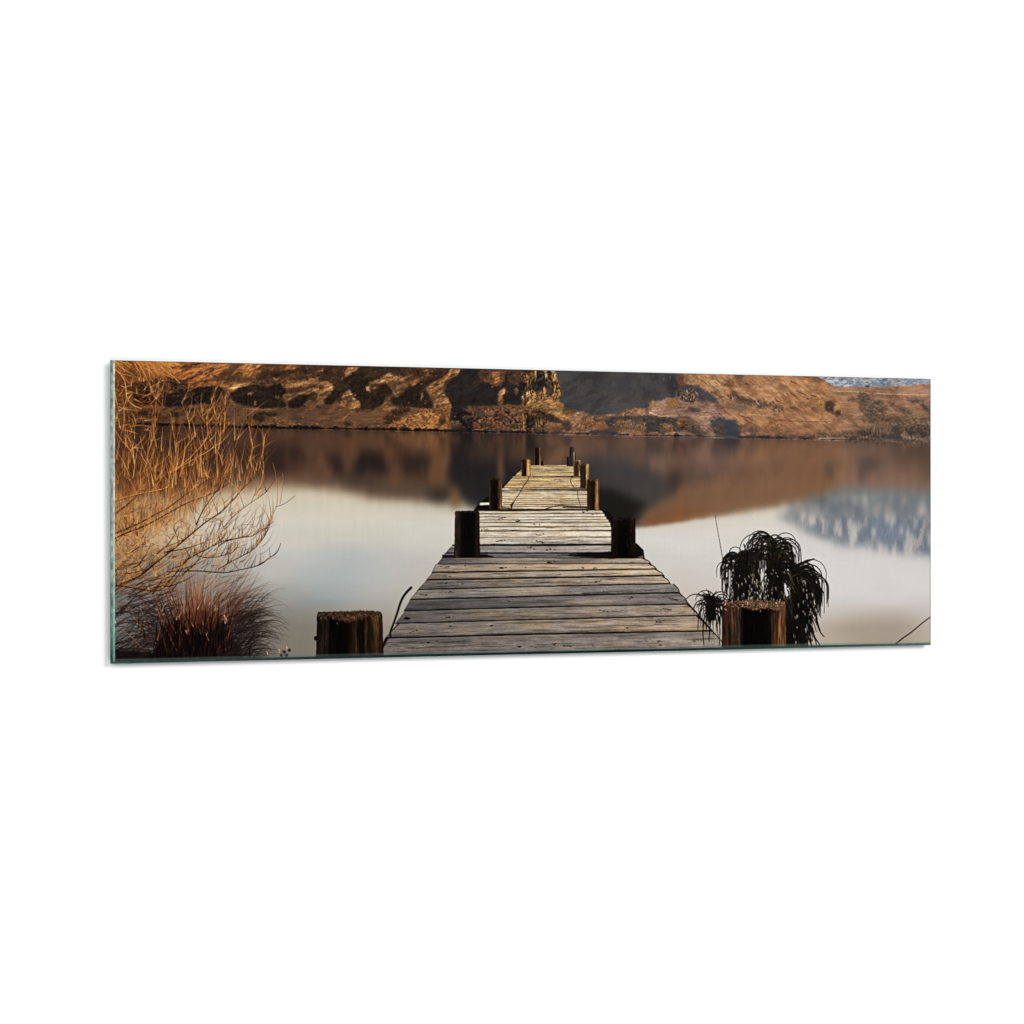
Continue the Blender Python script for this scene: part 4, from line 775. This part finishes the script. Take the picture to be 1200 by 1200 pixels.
# small plant
poly([(830,700),(836,700),(840,716),(838,728),(830,728),(827,714)], [(16,14,12),(34,30,22),(20,18,14)], rag=1.6, rs=2, label=LQ)
for d in range(18): leaf(833 + rnd.uniform(-2, 2), 702 + rnd.uniform(-2, 3), math.radians(-10 + d * 12), rnd.uniform(8, 14), rnd.uniform(.05, .25), rnd.uniform(1.1, 1.7), (18,16,12), (44,34,24), LQ, n=3)
for _ in range(56): leaf(834 + rnd.uniform(-5, 5), 706 + rnd.uniform(-3, 12), math.radians(rnd.uniform(-70, 250)), rnd.uniform(14, 36), rnd.uniform(.4, .9), rnd.uniform(1.1, 1.9), rnd.choice(DG), rnd.choice(DG + [(50,42,32)]), LQ, n=5)
for pts in [[(826,722),(824,740),(825,756)],[(834,722),(832,738),(831,752)],[(841,716),(844,738),(843,756)],[(838,716),(840,730),(842,746)],[(822,712),(819,724),(818,738)],[(843,712),(847,722),(847,740)]]: stroke(pts, 1.6, .9, (16,14,12), label=LQ)
FR = post(846.4, 921, 704.6, 782, [(0,(44,30,22)),(.03,(70,44,30)),(.08,(96,64,42)),(.12,(60,42,32)),(.17,(104,74,52)),(.22,(80,58,44)),(.27,(96,70,50)),(.32,(30,22,18)),(.36,(14,11,9)),(.55,(14,12,10)),(.72,(20,14,12)),(.76,(64,40,26)),(.82,(110,72,46)),(.86,(92,60,38)),(.9,(150,106,70)),(.94,(126,86,56)),(.97,(164,118,82)),(1,(104,72,50))], (190,140,104), 'thick post stump with ragged pale rim in the right foreground, in front of the dark spiky plant, printed', taper=.6, rough=1.5, fibres=130, dim=.78)
poly([(850,708),(860,704),(880,702.6),(905,703.6),(917,707),(920,712),(912,716),(900,712),(886,716),(870,711),(858,712)], [(30,22,18),(80,58,45),(150,116,92),(48,34,28)], rag=1.6, rs=1.8, sx=1.3, sy=1, k=2.8, label=FR)
for _ in range(90):
    x = rnd.uniform(849, 919); y = 704 + abs(rnd.gauss(0, 1)) * 5 + (4 if x < 858 else 0); stroke([(x, y), (x + rnd.uniform(-1.4, 1.4), y + rnd.uniform(.8, 3))], rnd.uniform(.5, 1.1), .4, rnd.choice([(206,170,142),(160,122,96),(50,34,26),(26,18,16),(110,76,56)]), a=.8, sm=False)
for (x, y) in [(850,706),(858,702.4),(865,700),(877,700),(888,700.5),(896,699)]: stroke([(x, y + 3), (x + .3, y - 1)], 1, .4, (210,180,156), a=.8, sm=False)
poly([(372,719),(384,717),(410,716),(432,715.5),(446,717),(447,721),(436,722),(424,724),(412,722),(400,726),(388,722),(376,722)], [(18,13,11),(46,32,24),(110,78,54),(32,22,18)], rag=1.4, rs=1.8, sx=1.3, sy=1, k=2.8, label=FL)
for _ in range(70):
    x = rnd.uniform(378, 436); y = 717 + abs(rnd.gauss(0, 1)) * 4.5; stroke([(x, y), (x + rnd.uniform(.4, 2.6), y + rnd.uniform(.8, 3.4))], rnd.uniform(.4, .9), .4, rnd.choice([(170,124,90),(110,78,54),(16,12,10),(60,40,28)]), a=.7, sm=False)

# ---------------------------------------------------------------- grass tussock
LT = lab('printed_tussock', text='bushy tussock of reddish brown grass with a dark base at the bottom left of the print')
def blade(x, y, ang, l, bend, w, c0, c1, a=.9, label=LT):
    pts = [(x, y)]; an = ang
    for i in range(5):
        x += math.cos(an) * l / 5; y -= math.sin(an) * l / 5; pts.append((x, y)); an += bend * (.5 + i * .35)
    stroke(pts, w, w * .35, c0, c1, a=a, label=label, n=2)
for _ in range(120):   # dark matted grass in the corner
    x = rnd.uniform(122, 200); y = rnd.uniform(712, 784); blade(x, y, rnd.uniform(-.1, 1.0), rnd.uniform(16, 46), rnd.uniform(-.16, .05), rnd.uniform(.8, 1.8), (22,15,14), rnd.choice([(54,40,36),(30,22,20)]), a=.6)
for _ in range(150):   # soft background wisps at the far left
    x = rnd.uniform(128, 190); y = rnd.uniform(690, 776); blade(x, y, rnd.uniform(.1, .7), rnd.uniform(20, 50), rnd.uniform(-.12, .05), rnd.uniform(.7, 1.5), (34,26,24), rnd.choice([(70,54,48),(110,80,62),(40,30,28)]), a=.5)
for _ in range(70):
    x = rnd.uniform(176, 206); y = rnd.uniform(716, 760); blade(x, y, rnd.uniform(2.3, 3.1), rnd.uniform(24, 70), rnd.uniform(.0, .16), rnd.uniform(.6, 1.3), (38,26,24), rnd.choice([(96,66,52),(60,46,42),(150,110,80)]), a=.7)
poly([(128,760),(150,762),(176,764),(200,768),(200,790),(122,790),(122,762)], [(14,9,9),(34,22,20)], rag=1.4, rs=3, soft=1, a=.9, label=LT)
poly([(192,738),(204,724),(224,716),(248,716),(262,728),(270,744),(282,758),(290,790),(172,790),(184,756)], [(14,9,8),(24,14,12),(40,24,20)], rag=3, rs=3, soft=.8, a=.95, label=LT, sx=1.5, sy=8)
for _ in range(240):  # outermost wisps
    x = rnd.uniform(270, 308); y = rnd.uniform(700, 772); blade(x, y, rnd.uniform(-.1, .9), rnd.uniform(18, 44), -rnd.uniform(.12, .3), rnd.uniform(.4, .75), (60,50,46), rnd.choice([(96,86,78),(60,50,46),(130,112,96)]), a=.6)
for _ in range(520):  # drooping fine right-hand blades, laid from dark to light
    x = rnd.uniform(244, 296); y = rnd.uniform(722, 784); an = rnd.uniform(.1, 1.2); l = rnd.uniform(26, 62) * (1 - .3 * (y - 720) / 52)
    blade(x, y, an, l, -rnd.uniform(.1, .34), rnd.uniform(.5, 1.0), (26,18,16), rnd.choice([(62,52,48),(46,36,32),(92,76,66),(34,26,24)]), a=.75)
for _ in range(110):
    x = rnd.uniform(238, 276); y = rnd.uniform(700, 736); blade(x, y, rnd.uniform(.5, 1.25), rnd.uniform(30, 62), -rnd.uniform(.04, .2), rnd.uniform(.5, .9), (70,44,32), rnd.choice([(150,112,88),(190,138,104),(110,84,70),(70,56,50)]), a=.65)
for _ in range(330):  # upright red-brown core
    x = rnd.gauss(228, 20); y = rnd.uniform(708, 768); an = 1.57 - (x - 228) * .012 + rnd.gauss(0, .16); l = rnd.uniform(22, 62)
    if y - l < 655: l = y - 655
    dark = y > 742 and rnd.random() < .75
    c0 = (26,14,12) if dark else rnd.choice([(80,40,26),(60,32,22),(110,62,38)]); c1 = (70,38,26) if dark else rnd.choice([(150,96,64),(196,140,92),(120,70,46),(170,104,70),(210,160,110)])
    blade(x, y, an, l, rnd.uniform(-.07, .07), rnd.uniform(.6, 1.2), c0, c1, a=.75)
for _ in range(130):
    x = rnd.gauss(226, 24); y = rnd.uniform(735, 776); blade(x, y, 1.57 + rnd.gauss(0, .18), rnd.uniform(14, 34), rnd.uniform(-.06, .06), rnd.uniform(.8, 1.8), (10,7,6), (22,13,11), a=.85)
for _ in range(20):
    x = rnd.uniform(184, 268); y = rnd.uniform(712, 760); blade(x, y, 1.57 + rnd.gauss(0, .35), rnd.uniform(8, 22), rnd.uniform(-.1, .1), rnd.uniform(.5, 1.0), rnd.choice([(190,130,84),(150,92,58),(214,166,120)]), (120,70,44), a=.7)
for (x, y) in [(201,702),(263,723),(218,741),(265,727),(327,763),(331,766),(336,760),(131,726),(313,766)]: stroke([(x, y - 2), (x + 1.2, y + 1.6)], 1.3, .6, (220,176,130), a=.8, sm=False)
for (x, y) in [(333,764),(336,768),(339,762),(330,768)]: blob(x, y, 2, 1.8, (18,16,14), a=.8, rag=.6, rs=1.5)

# ---------------------------------------------------------------- bare willow
TW = .72
LW = lab('printed_willow', text='bare golden willow branches spreading in from the left edge of the print')
GB = [(236,184,118),(214,150,82),(176,108,50),(206,142,78),(140,82,38),(222,166,104),(112,64,30),(160,96,46),(92,52,28)]; DB = [(40,22,16),(58,32,20),(30,18,14),(74,42,26)]
def twig(x, y, an, l, w, c0, c1, depth=0, curl=.12):
    pts = [(x, y)]; a0 = an; b = rnd.uniform(-curl, curl)
    for i in range(5):
        x += math.cos(a0) * l / 5; y -= math.sin(a0) * l / 5; pts.append((x, y)); a0 += b + rnd.uniform(-.09, .09)
        if a0 < 1.45: a0 += .05
    stroke(pts, w, w * .4, c0, c1, a=.8, label=LW, n=2)
    if depth > 0:
        for _ in range(rnd.randint(1, 3)):
            i = rnd.randint(1, 4); twig(pts[i][0], pts[i][1], an + rnd.choice([-1, 1]) * rnd.uniform(.3, .7), l * rnd.uniform(.35, .6), w * .7, c0, c1, depth - 1, curl)
# hazy mass of far twigs behind
poly([(120,520),(190,528),(250,548),(262,566),(236,590),(200,610),(160,636),(120,660)], [(58,34,22),(112,70,38),(150,98,52)], rag=5, rs=6, soft=4, a=.45, sx=2, sy=5, k=2, label=None)
poly([(120,600),(170,606),(214,600),(232,616),(206,648),(160,676),(120,690)], [(96,62,38),(176,128,76),(206,162,106)], rag=6, rs=6, soft=5, a=.42, sx=3, sy=3, k=2, label=None)
poly([(120,424),(205,424),(185,440),(160,450),(150,500),(120,505)], [(90,52,28),(150,92,46)], rag=4, rs=6, soft=4, a=.35, sx=2, sy=3, k=2, label=None)
for _ in range(560):
    x = rnd.uniform(126, 262); y = rnd.uniform(520, 640)
    if y > 640 - (x - 126) * .36 or rnd.random() < (x - 126) / 260: continue
    twig(x, y, rnd.gauss(1.45, .32), rnd.uniform(10, 30), rnd.uniform(.45, .8), rnd.choice([(92,54,28),(120,70,34),(70,42,26),(150,92,44)]), rnd.choice(GB), 0)
for _ in range(620):
    x = rnd.uniform(126, 250); y = rnd.uniform(586, 684); 
    if rnd.random() < (x - 126) / 170: continue
    twig(x, y, rnd.uniform(-.5, 2.4), rnd.uniform(8, 24), rnd.uniform(.45, .9), rnd.choice([(176,116,54),(214,158,84),(120,72,36),(232,184,112),(80,48,28)]), rnd.choice(GB), 0, .25)
MAIN = [ # points, start width, end width, dark?
 ([(128,606),(147,593),(165,577),(179,567),(193,559),(214,550),(236,541),(256,533)], 2.0, .8, 1),
 ([(128,589),(147,583),(165,578),(182,575),(196,571),(198,566)], 1.7, 1.2, 0), ([(198,566),(199,558),(206,546),(214,530),(226,514)], 1.2, .6, 0),
 ([(198,554),(214,544),(228,531),(242,514),(243,500),(242,488)], 1.8, .8, 0), ([(199,555),(217,544),(245,528),(256,518),(264,508)], 1.6, .8, 0),
 ([(128,628),(147,620),(165,612),(182,603),(200,593),(217,580),(232,570),(246,560)], 2.4, 1.0, 1), ([(128,634),(147,625),(165,618),(182,610),(203,598),(223,588),(252,577),(268,566)], 2.4, .9, 1),
 ([(128,690),(147,682),(165,674),(182,660),(200,646),(217,632),(230,621),(244,610),(259,600),(275,584),(287,570),(298,559),(301,545)], 3.0, .8, 1),
 ([(230,615),(238,598),(249,582),(259,568),(265,551),(272,536),(277,520),(279,500)], 1.6, .7, 1),
 ([(128,685),(147,687),(165,690),(178,692),(189,691)], 3.2, 3.0, 1), ([(189,691),(200,679),(209,668),(217,658),(226,652),(235,647),(244,643),(254,636),(262,630)], 2.8, 1.0, 1),
 ([(250,640),(262,634),(276,631),(290,628)], 1.2, .8, 1), ([(196,670),(230,669),(262,671),(280,668),(298,664),(308,660),(315,654),(322,650),(326,645),(329,637)], 1.6, .8, 1),
 ([(231,651),(240,653),(252,653),(264,650),(273,647),(279,639)], 1.2, .7, 1), ([(256,667),(266,661),(275,656),(285,651),(294,646),(301,640),(307,633),(312,625),(314,618)], 1.3, .7, 1),
 ([(256,640),(266,634),(284,630),(296,628),(305,622),(314,617),(321,611)], 1.1, .6, 1), ([(262,618),(275,604),(290,592),(305,582),(314,575)], .9, .5, 1),
 ([(300,640),(310,622),(318,606),(324,590),(325,574),(323,556),(320,542)], .8, .5, 0), ([(292,540),(296,525),(294,510),(291,496),(288,488)], 1.3, .7, 0), ([(310,512),(308,530),(309,550),(305,570),(298,580)], 1.3, .7, 0), ([(302,556),(306,540),(309,524),(311,508)], 1.1, .7, 0),
 ([(202,500),(205,516),(206,534),(202,552)], 1.2, .8, 0), ([(133,500),(140,512),(148,522),(154,530),(158,544),(156,560)], 1.3, .9, 0), ([(180,496),(180,512),(174,530),(172,548),(175,565)], 1.3, .9, 0), ([(240,500),(238,490),(236,478)], .9, .6, 0), ([(262,508),(264,490),(264,474),(264,462)], 1.3, .8, 0), ([(258,512),(258,498),(252,484),(248,470),(252,464)], 1.0, .6, 0),
 ([(223,514),(222,498),(218,484),(213,472)], 1.0, .6, 0), ([(183,562),(176,545),(170,530),(166,522)], 1, .7, 0), ([(261,545),(257,532),(250,522),(246,516)], 1.1, .7, 0), ([(328,590),(330,575),(332,562),(331,554)], .7, .5, 0), ([(324,594),(334,590),(342,584),(346,581)], .7, .4, 1),
 ([(182,500),(182,486),(183,470),(182,458)], 1.2, .8, 0), ([(182,470),(186,464),(190,457)], 1.0, .7, 0), ([(182,468),(178,460),(176,454)], .9, .6, 0), ([(176,474),(182,468)], .9, .8, 0), ([(182,466),(188,472),(192,478)], .8, .5, 0)]
for pts, w0, w1, dk in MAIN:
    c = (34,18,14) if dk else (186,122,62)
    if not dk: w0 *= TW; w1 *= TW; stroke([(p[0] + .7, p[1] + .7) for p in pts], w0 * .8, w1, (60,32,18), (70,40,22), a=.7, label=LW, n=6)
    else: w0 *= .8; w1 *= .85
    stroke(pts, w0, w1, c, (70,42,26) if dk else (214,154,92), label=LW, n=6)
    if dk and w0 > 1.4: stroke([(p[0] - .5, p[1] - w0 * .34) for p in pts], w0 * .34, w1 * .3, (196,130,66), (190,124,64), a=.75, label=LW, n=6)
    sp = spline(pts, 4)
    for i, (px, py) in enumerate(sp):
        if rnd.random() < .85 and px < 320:
            lo = py > 612; warm = rnd.random() < (.5 if lo else .8)
            twig(px, py, rnd.gauss(1.35, .4), rnd.uniform(12, 34) * (.8 if lo else 1), rnd.uniform(.5, .85), rnd.choice(GB if warm else DB), rnd.choice(GB if warm else [(110,70,46),(150,100,66)]), 1 if px < 285 else 0)
for _ in range(520):  # fine upright growth all through the bush
    x = rnd.uniform(128, 300); yb = 640 - max(0, x - 170) * .45; y = rnd.uniform(540, yb)
    if rnd.random() < max(0, (x - 180) / 190): continue
    twig(x, y, rnd.gauss(1.5, .22), rnd.uniform(14, 40), rnd.uniform(.42, .8), rnd.choice([(236,176,104),(222,150,78),(176,104,48),(150,86,40),(104,58,28),(200,130,66)]), rnd.choice([(190,122,60),(130,76,38),(212,150,84)]), 0, .1)
for _ in range(46):  # upright lit shoots crossing the far shore
    x = rnd.uniform(130, 282); y = rnd.uniform(500, 572); twig(x, y, rnd.gauss(1.62, .16), rnd.uniform(20, 46), rnd.uniform(.6, 1.05), rnd.choice(GB[:4]), rnd.choice([(150,96,52),(196,140,84),(120,80,50)]), 0, .06)
for _ in range(110):  # fine arching twigs lower right
    x = rnd.uniform(236, 308); y = rnd.uniform(600, 690); an = rnd.uniform(.2, 1.3)
    if x + y > 960: continue
    twig(x, y, an, rnd.uniform(14, 34), rnd.uniform(.5, .8), rnd.choice([(90,56,40),(50,34,28),(176,116,76),(130,84,56)]), rnd.choice([(130,90,66),(190,130,86),(80,60,50)]), 0)
for _ in range(70):
    x = rnd.uniform(128, 215); y = rnd.uniform(645, 700); twig(x, y, rnd.uniform(.1, .9), rnd.uniform(18, 50), rnd.uniform(.7, 1.5), rnd.choice(DB + [(150,100,54),(190,136,76)]), rnd.choice([(60,36,24),(196,140,80)]), 0)
# drooping sprays at the top left
for _ in range(84):
    x = rnd.uniform(128, 204); y = 422 + (x - 128) * .02; an = rnd.uniform(-1.25, -.25) ; l = rnd.uniform(10, 32) * (1.1 - .6 * (x - 128) / 80)
    pts = [(x, y)]
    for i in range(4): x += math.cos(an) * l / 4; y -= math.sin(an) * l / 4; an += rnd.uniform(-.15, .12); pts.append((x, y))
    stroke(pts, rnd.uniform(.7, 1.2), .5, rnd.choice([(206,136,66),(176,106,46),(120,66,30),(226,166,96)]), rnd.choice(GB), a=.75, label=LW, n=2)
for pts, w in [([(131,430),(140,437),(146,446),(148,458),(149,466),(155,474),(166,479)], 1.8), ([(149,466),(146,475),(145,480)], 1.2), ([(132,436),(134,450),(136,468),(140,482)], 1.4), ([(185,424),(194,434),(204,442),(211,449)], 1.5), ([(176,430),(190,438),(202,442)], 1.1), ([(133,474),(146,479),(162,481)], 1.2), ([(133,470),(146,476)], 1.1), ([(150,458),(160,461),(172,464)], 1.0), ([(134,455),(142,460)], 1), ([(140,438),(152,440),(164,443)], 1)]:
    stroke([(p[0] + .8, p[1] + .5) for p in pts], w * .6, w * .4, (70,38,20), (90,50,26), a=.7, label=LW, n=6); stroke(pts, w * .62, w * .4, (206,142,74), (224,166,98), label=LW, n=6)
for _ in range(64):
    x = rnd.uniform(130, 176); y = rnd.uniform(444, 505); twig(x, y, rnd.uniform(-.6, 1.9), rnd.uniform(6, 20), rnd.uniform(.6, 1.1), rnd.choice(GB), rnd.choice(GB + DB), 0, .3)
stroke([(128,722),(133,726),(136,730)], 1.6, .8, (214,190,160), a=.9)

# ---------------------------------------------------------------- print finish: edge crispness, slight vignette
def finish():
    lo = blur(IMG, .75); hi = IMG + .34 * (IMG - lo); lo2 = blur(IMG, 2.4); hi += .12 * (IMG - lo2)
    gr = (fbm(GX / .7, GY / .7, 3, 2) - .5)[..., None] * 5
    t = np.clip(hi / 255, 0, 1); t = t - .034 * np.sin(2 * np.pi * t); g = t.mean(-1, keepdims=True); t = g + (t - g) * .95; hi = t * 255
    return np.clip(hi + gr, 4, 250).astype(np.float32)
FINAL = finish()
# ==== BUILD ====
import bpy
C = bpy.context.scene.collection
LEVEL = 1.25          # irradiance / pi that the softboxes give on the print (print inks are divided by it)
Wp, Hp, Tk = 1.6, .5, .004
PRX = 356.0          # left edge height in px; right edge 312
def to_px(u, v):
    """position on the panel (0..1, 0..1 from the top left) -> where the artwork was drawn"""
    z = 1 + .1410 * u; return 600 + (-470 + u * 1030.2) / z, 600 + PRX * (v - .5) / z

NU, NVV = 1924, 712
us = np.linspace(0, 1, NU + 1); vs = np.linspace(0, 1, NVV + 1)
def snap(a, t): a[np.argmin(abs(a - t))] = t
UL0, UL1, UR = 1.9 / 903, 3.7 / 903, 1 - .9 / 791
VB0, VB1, VT = 1 - 2.7 / 334, 1 - 5.0 / 334, .8 / 334
for t in (UL0, UL1, UR): snap(us, t)
for t in (VB0, VB1, VT): snap(vs, t)
U, Vv = np.meshgrid(us, vs); PX, PY = to_px(U, Vv)
def sample(px, py):
    fx = np.clip((px - X0) * S - .5, 0, NX - 1.001); fy = np.clip((py - Y0) * S - .5, 0, NY - 1.001)
    i = fx.astype(int); j = fy.astype(int); a = (fx - i)[..., None]; b = (fy - j)[..., None]
    return (FINAL[j, i] * (1 - a) + FINAL[j, i + 1] * a) * (1 - b) + (FINAL[j + 1, i] * (1 - a) + FINAL[j + 1, i + 1] * a) * b
col = sample(PX, PY)
# tint of the bevelled glass rim, which still shows the print through it
def mix(c, t, k): return c * (1 - k) + np.asarray(t, np.float32) * k
n = fbm(PX / 5, PY / 5, 3, 3)[..., None]
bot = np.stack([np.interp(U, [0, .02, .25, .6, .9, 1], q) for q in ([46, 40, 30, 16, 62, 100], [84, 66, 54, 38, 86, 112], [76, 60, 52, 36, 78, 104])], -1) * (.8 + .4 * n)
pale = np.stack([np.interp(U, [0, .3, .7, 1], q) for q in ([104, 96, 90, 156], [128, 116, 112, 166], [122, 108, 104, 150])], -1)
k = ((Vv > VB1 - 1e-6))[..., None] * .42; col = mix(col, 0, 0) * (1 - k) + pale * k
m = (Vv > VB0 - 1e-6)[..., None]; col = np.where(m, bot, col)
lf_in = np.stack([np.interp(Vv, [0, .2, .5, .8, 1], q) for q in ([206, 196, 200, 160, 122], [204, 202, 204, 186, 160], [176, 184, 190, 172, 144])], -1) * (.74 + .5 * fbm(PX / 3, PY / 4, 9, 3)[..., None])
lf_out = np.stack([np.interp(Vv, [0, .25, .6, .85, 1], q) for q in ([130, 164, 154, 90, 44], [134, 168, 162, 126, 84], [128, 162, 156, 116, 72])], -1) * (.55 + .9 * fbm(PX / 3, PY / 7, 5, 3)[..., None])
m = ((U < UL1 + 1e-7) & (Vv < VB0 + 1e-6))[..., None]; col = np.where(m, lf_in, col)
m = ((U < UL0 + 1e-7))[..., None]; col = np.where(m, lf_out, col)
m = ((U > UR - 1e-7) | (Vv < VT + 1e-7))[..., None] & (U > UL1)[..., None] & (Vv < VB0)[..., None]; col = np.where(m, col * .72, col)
lin = np.clip(col, 0, 255) / 255.0
lin = np.where(lin <= .04045, lin / 12.92, ((lin + .055) / 1.055) ** 2.4)
lin = lin / LEVEL
# relief of the sheet: flat print, rim falling back towards the wall
dep = np.zeros_like(U)
dep = np.maximum(dep, np.interp(U, [0, UL0, UL1], [.0026, .0008, 0])); dep = np.maximum(dep, np.interp(Vv, [VB1, VB0, 1], [0, .0008, .0026]))
dep = np.maximum(dep, np.interp(U, [UR, 1], [0, .0005])); dep = np.maximum(dep, np.interp(Vv, [0, VT], [.0005, 0]))
co = np.stack([(U - .5) * Wp, dep - Tk, (.5 - Vv) * Hp], -1).astype(np.float32)      # front face at y = -Tk, back at y = 0

uc = (us[:-1] + us[1:]) / 2; vc = (vs[:-1] + vs[1:]) / 2; UC, VC = np.meshgrid(uc, vc); fx, fy = to_px(UC, VC)
fl = LAB[np.clip(((fy - Y0) * S).astype(int), 0, NY - 1), np.clip(((fx - X0) * S).astype(int), 0, NX - 1)].copy()
L_EDGE = lab('glass_edge', -1, 'bevelled sea green glass edge running round the picture')
fl[(UC < UL1) | (UC > UR) | (VC > VB0) | (VC < VT)] = L_EDGE
cnt = np.bincount(fl.ravel(), minlength=len(NAMES))
for i, c in enumerate(cnt):
    if 0 < c < 40: fl[fl == i] = L_JET if NAMES[i][1] == L_JET else L_HILL

def material(name, rough, spec, use_attr=None, base=(.8, .8, .8)):
    m = bpy.data.materials.new(name); m.use_nodes = True; nt = m.node_tree; b = nt.nodes['Principled BSDF']
    b.inputs['Roughness'].default_value = rough; b.inputs['Specular IOR Level'].default_value = spec
    b.inputs['Base Color'].default_value = (*base, 1)
    if use_attr:
        a = nt.nodes.new('ShaderNodeAttribute'); a.attribute_name = use_attr
        nz = nt.nodes.new('ShaderNodeTexNoise'); nz.inputs['Scale'].default_value = 900; nz.inputs['Detail'].default_value = 2
        tc = nt.nodes.new('ShaderNodeTexCoord'); mr = nt.nodes.new('ShaderNodeMapRange')
        mr.inputs['To Min'].default_value = .95; mr.inputs['To Max'].default_value = 1.05
        vm = nt.nodes.new('ShaderNodeVectorMath'); vm.operation = 'SCALE'
        nt.links.new(tc.outputs['Object'], nz.inputs['Vector']); nt.links.new(nz.outputs['Fac'], mr.inputs['Value'])
        nt.links.new(a.outputs['Color'], vm.inputs[0]); nt.links.new(mr.outputs['Result'], vm.inputs['Scale'])
        nt.links.new(vm.outputs['Vector'], b.inputs['Base Color'])
    return m
M_PRINT = material('printed_ink_under_glass', .3, .0, 'ink'); M_RIM = material('bevelled_glass_rim', .12, .1, 'ink')
M_GLASS = material('green_glass_body', .1, .4, None, (.10, .20, .17)); M_WALL = material('white_wall_paint', .9, .0, None, (.93, .93, .93))
nt = M_WALL.node_tree; nz = nt.nodes.new('ShaderNodeTexNoise'); nz.inputs['Scale'].default_value = 220; bp = nt.nodes.new('ShaderNodeBump'); bp.inputs['Strength'].default_value = .02; bp.inputs['Distance'].default_value = .001
nt.links.new(nz.outputs['Fac'], bp.inputs['Height']); nt.links.new(bp.outputs['Normal'], nt.nodes['Principled BSDF'].inputs['Normal'])

root = bpy.data.objects.new('glass_picture', None); C.objects.link(root); root.empty_display_size = .2
root.location = (0, 0, 1.5); root['label'] = 'wide frameless glass picture of a wooden jetty on a lake, on a white wall'; root['category'] = 'picture'
W1 = NU + 1; flat = fl.ravel(); order = np.argsort(flat, kind='stable'); bounds = np.searchsorted(flat[order], np.arange(len(NAMES) + 1))
cof = co.reshape(-1, 3); lif = lin.reshape(-1, 3).astype(np.float32); OB = {}
def sheet(i):
    f = order[bounds[i]:bounds[i + 1]]
    if len(f) == 0: return None
    r = f // NU; c = f % NU; a = r * W1 + c
    q = np.stack([a, a + W1, a + W1 + 1, a + 1], -1)
    vid, inv = np.unique(q.ravel(), return_inverse=True)
    me = bpy.data.meshes.new(NAMES[i][0]); me.vertices.add(len(vid)); me.vertices.foreach_set('co', cof[vid].ravel())
    me.loops.add(len(inv)); me.loops.foreach_set('vertex_index', inv.astype(np.int32).ravel())
    me.polygons.add(len(f)); me.polygons.foreach_set('loop_start', np.arange(0, len(inv), 4, dtype=np.int32))
    me.update(calc_edges=True)
    at = me.color_attributes.new('ink', 'FLOAT_COLOR', 'POINT'); d = np.ones((len(vid), 4), np.float32); d[:, :3] = lif[vid]; at.data.foreach_set('color', d.ravel())
    me.materials.append(M_RIM if i == L_EDGE else M_PRINT)
    o = bpy.data.objects.new(NAMES[i][0], me); C.objects.link(o)
    if NAMES[i][2]: o['label'] = NAMES[i][2]
    OB[i] = o; return o
for i in range(len(NAMES)): sheet(i)
for i, o in OB.items():
    p = NAMES[i][1]; o.parent = OB[p] if p >= 0 and p in OB else root

# body of the sheet: sides and back
x, z = Wp / 2, Hp / 2; yf = {'l': -Tk + .0026, 'b': -Tk + .0026, 't': -Tk + .0005, 'r': -Tk + .0005}
V8 = [(-x, yf['l'], -z), (x, yf['b'], -z), (x, yf['r'], z), (-x, yf['l'], z), (-x, 0, -z), (x, 0, -z), (x, 0, z), (-x, 0, z), (x, yf['r'], -z), (-x, yf['t'], z)]
F8 = [(0, 1, 5, 4), (1, 8, 2, 6, 5), (2, 9, 3, 7, 6), (3, 0, 4, 7), (4, 5, 6, 7)]
me = bpy.data.meshes.new('glass_sheet'); me.from_pydata(V8, [], F8); me.update(); me.materials.append(M_GLASS)
o = bpy.data.objects.new('glass_sheet', me); C.objects.link(o); o.parent = root

# white wall a finger's width behind the sheet
me = bpy.data.meshes.new('wall'); yw = .009
me.from_pydata([(-7, yw, -4), (7, yw, -4), (7, yw, 7), (-7, yw, 7), (-7, yw + .1, -4), (7, yw + .1, -4), (7, yw + .1, 7), (-7, yw + .1, 7)], [], [(0, 1, 2, 3), (5, 4, 7, 6), (1, 5, 6, 2), (4, 0, 3, 7), (3, 2, 6, 7), (4, 5, 1, 0)]); me.update(); me.materials.append(M_WALL)
o = bpy.data.objects.new('wall', me); C.objects.link(o); o['kind'] = 'structure'; o['label'] = 'plain white wall behind the glass picture'

# ---- studio softboxes
def softbox(loc, size, power, target=(0, 0, 1.5)):
    l = bpy.data.lights.new('softbox', 'AREA'); l.shape = 'SQUARE'; l.size = size; l.energy = power
    o = bpy.data.objects.new('softbox', l); C.objects.link(o); o.location = loc
    from mathutils import Vector
    o.rotation_euler = (Vector(target) - Vector(loc)).to_track_quat('-Z', 'Y').to_euler()
softbox((5.0, -6.2, 5.5), 5.5, 755)
softbox((-6.0, -6.2, 5.0), 5.5, 480)
softbox((0, -6.5, -3.0), 5, 280)
w = bpy.data.worlds.new('World'); bpy.context.scene.world = w; w.use_nodes = True
w.node_tree.nodes['Background'].inputs['Color'].default_value = (1, 1, 1, 1); w.node_tree.nodes['Background'].inputs['Strength'].default_value = .0

# ---- camera
cam = bpy.data.cameras.new('camera'); co_ = bpy.data.objects.new('camera', cam); C.objects.link(co_)
cam.sensor_width = 36; cam.lens = 36 * 3449 / 1200; cam.clip_end = 100; cam.clip_start = .05
co_.location = (-2.271, -4.663 - Tk, 1.5); co_.rotation_euler = (math.pi / 2, 0, -math.radians(25.27))
sc = bpy.context.scene; sc.camera = co_
sc.view_settings.view_transform = 'Standard'; sc.view_settings.look = 'None'; sc.view_settings.exposure = 0; sc.view_settings.gamma = 1
sc.render.resolution_x = sc.render.resolution_y = 1024
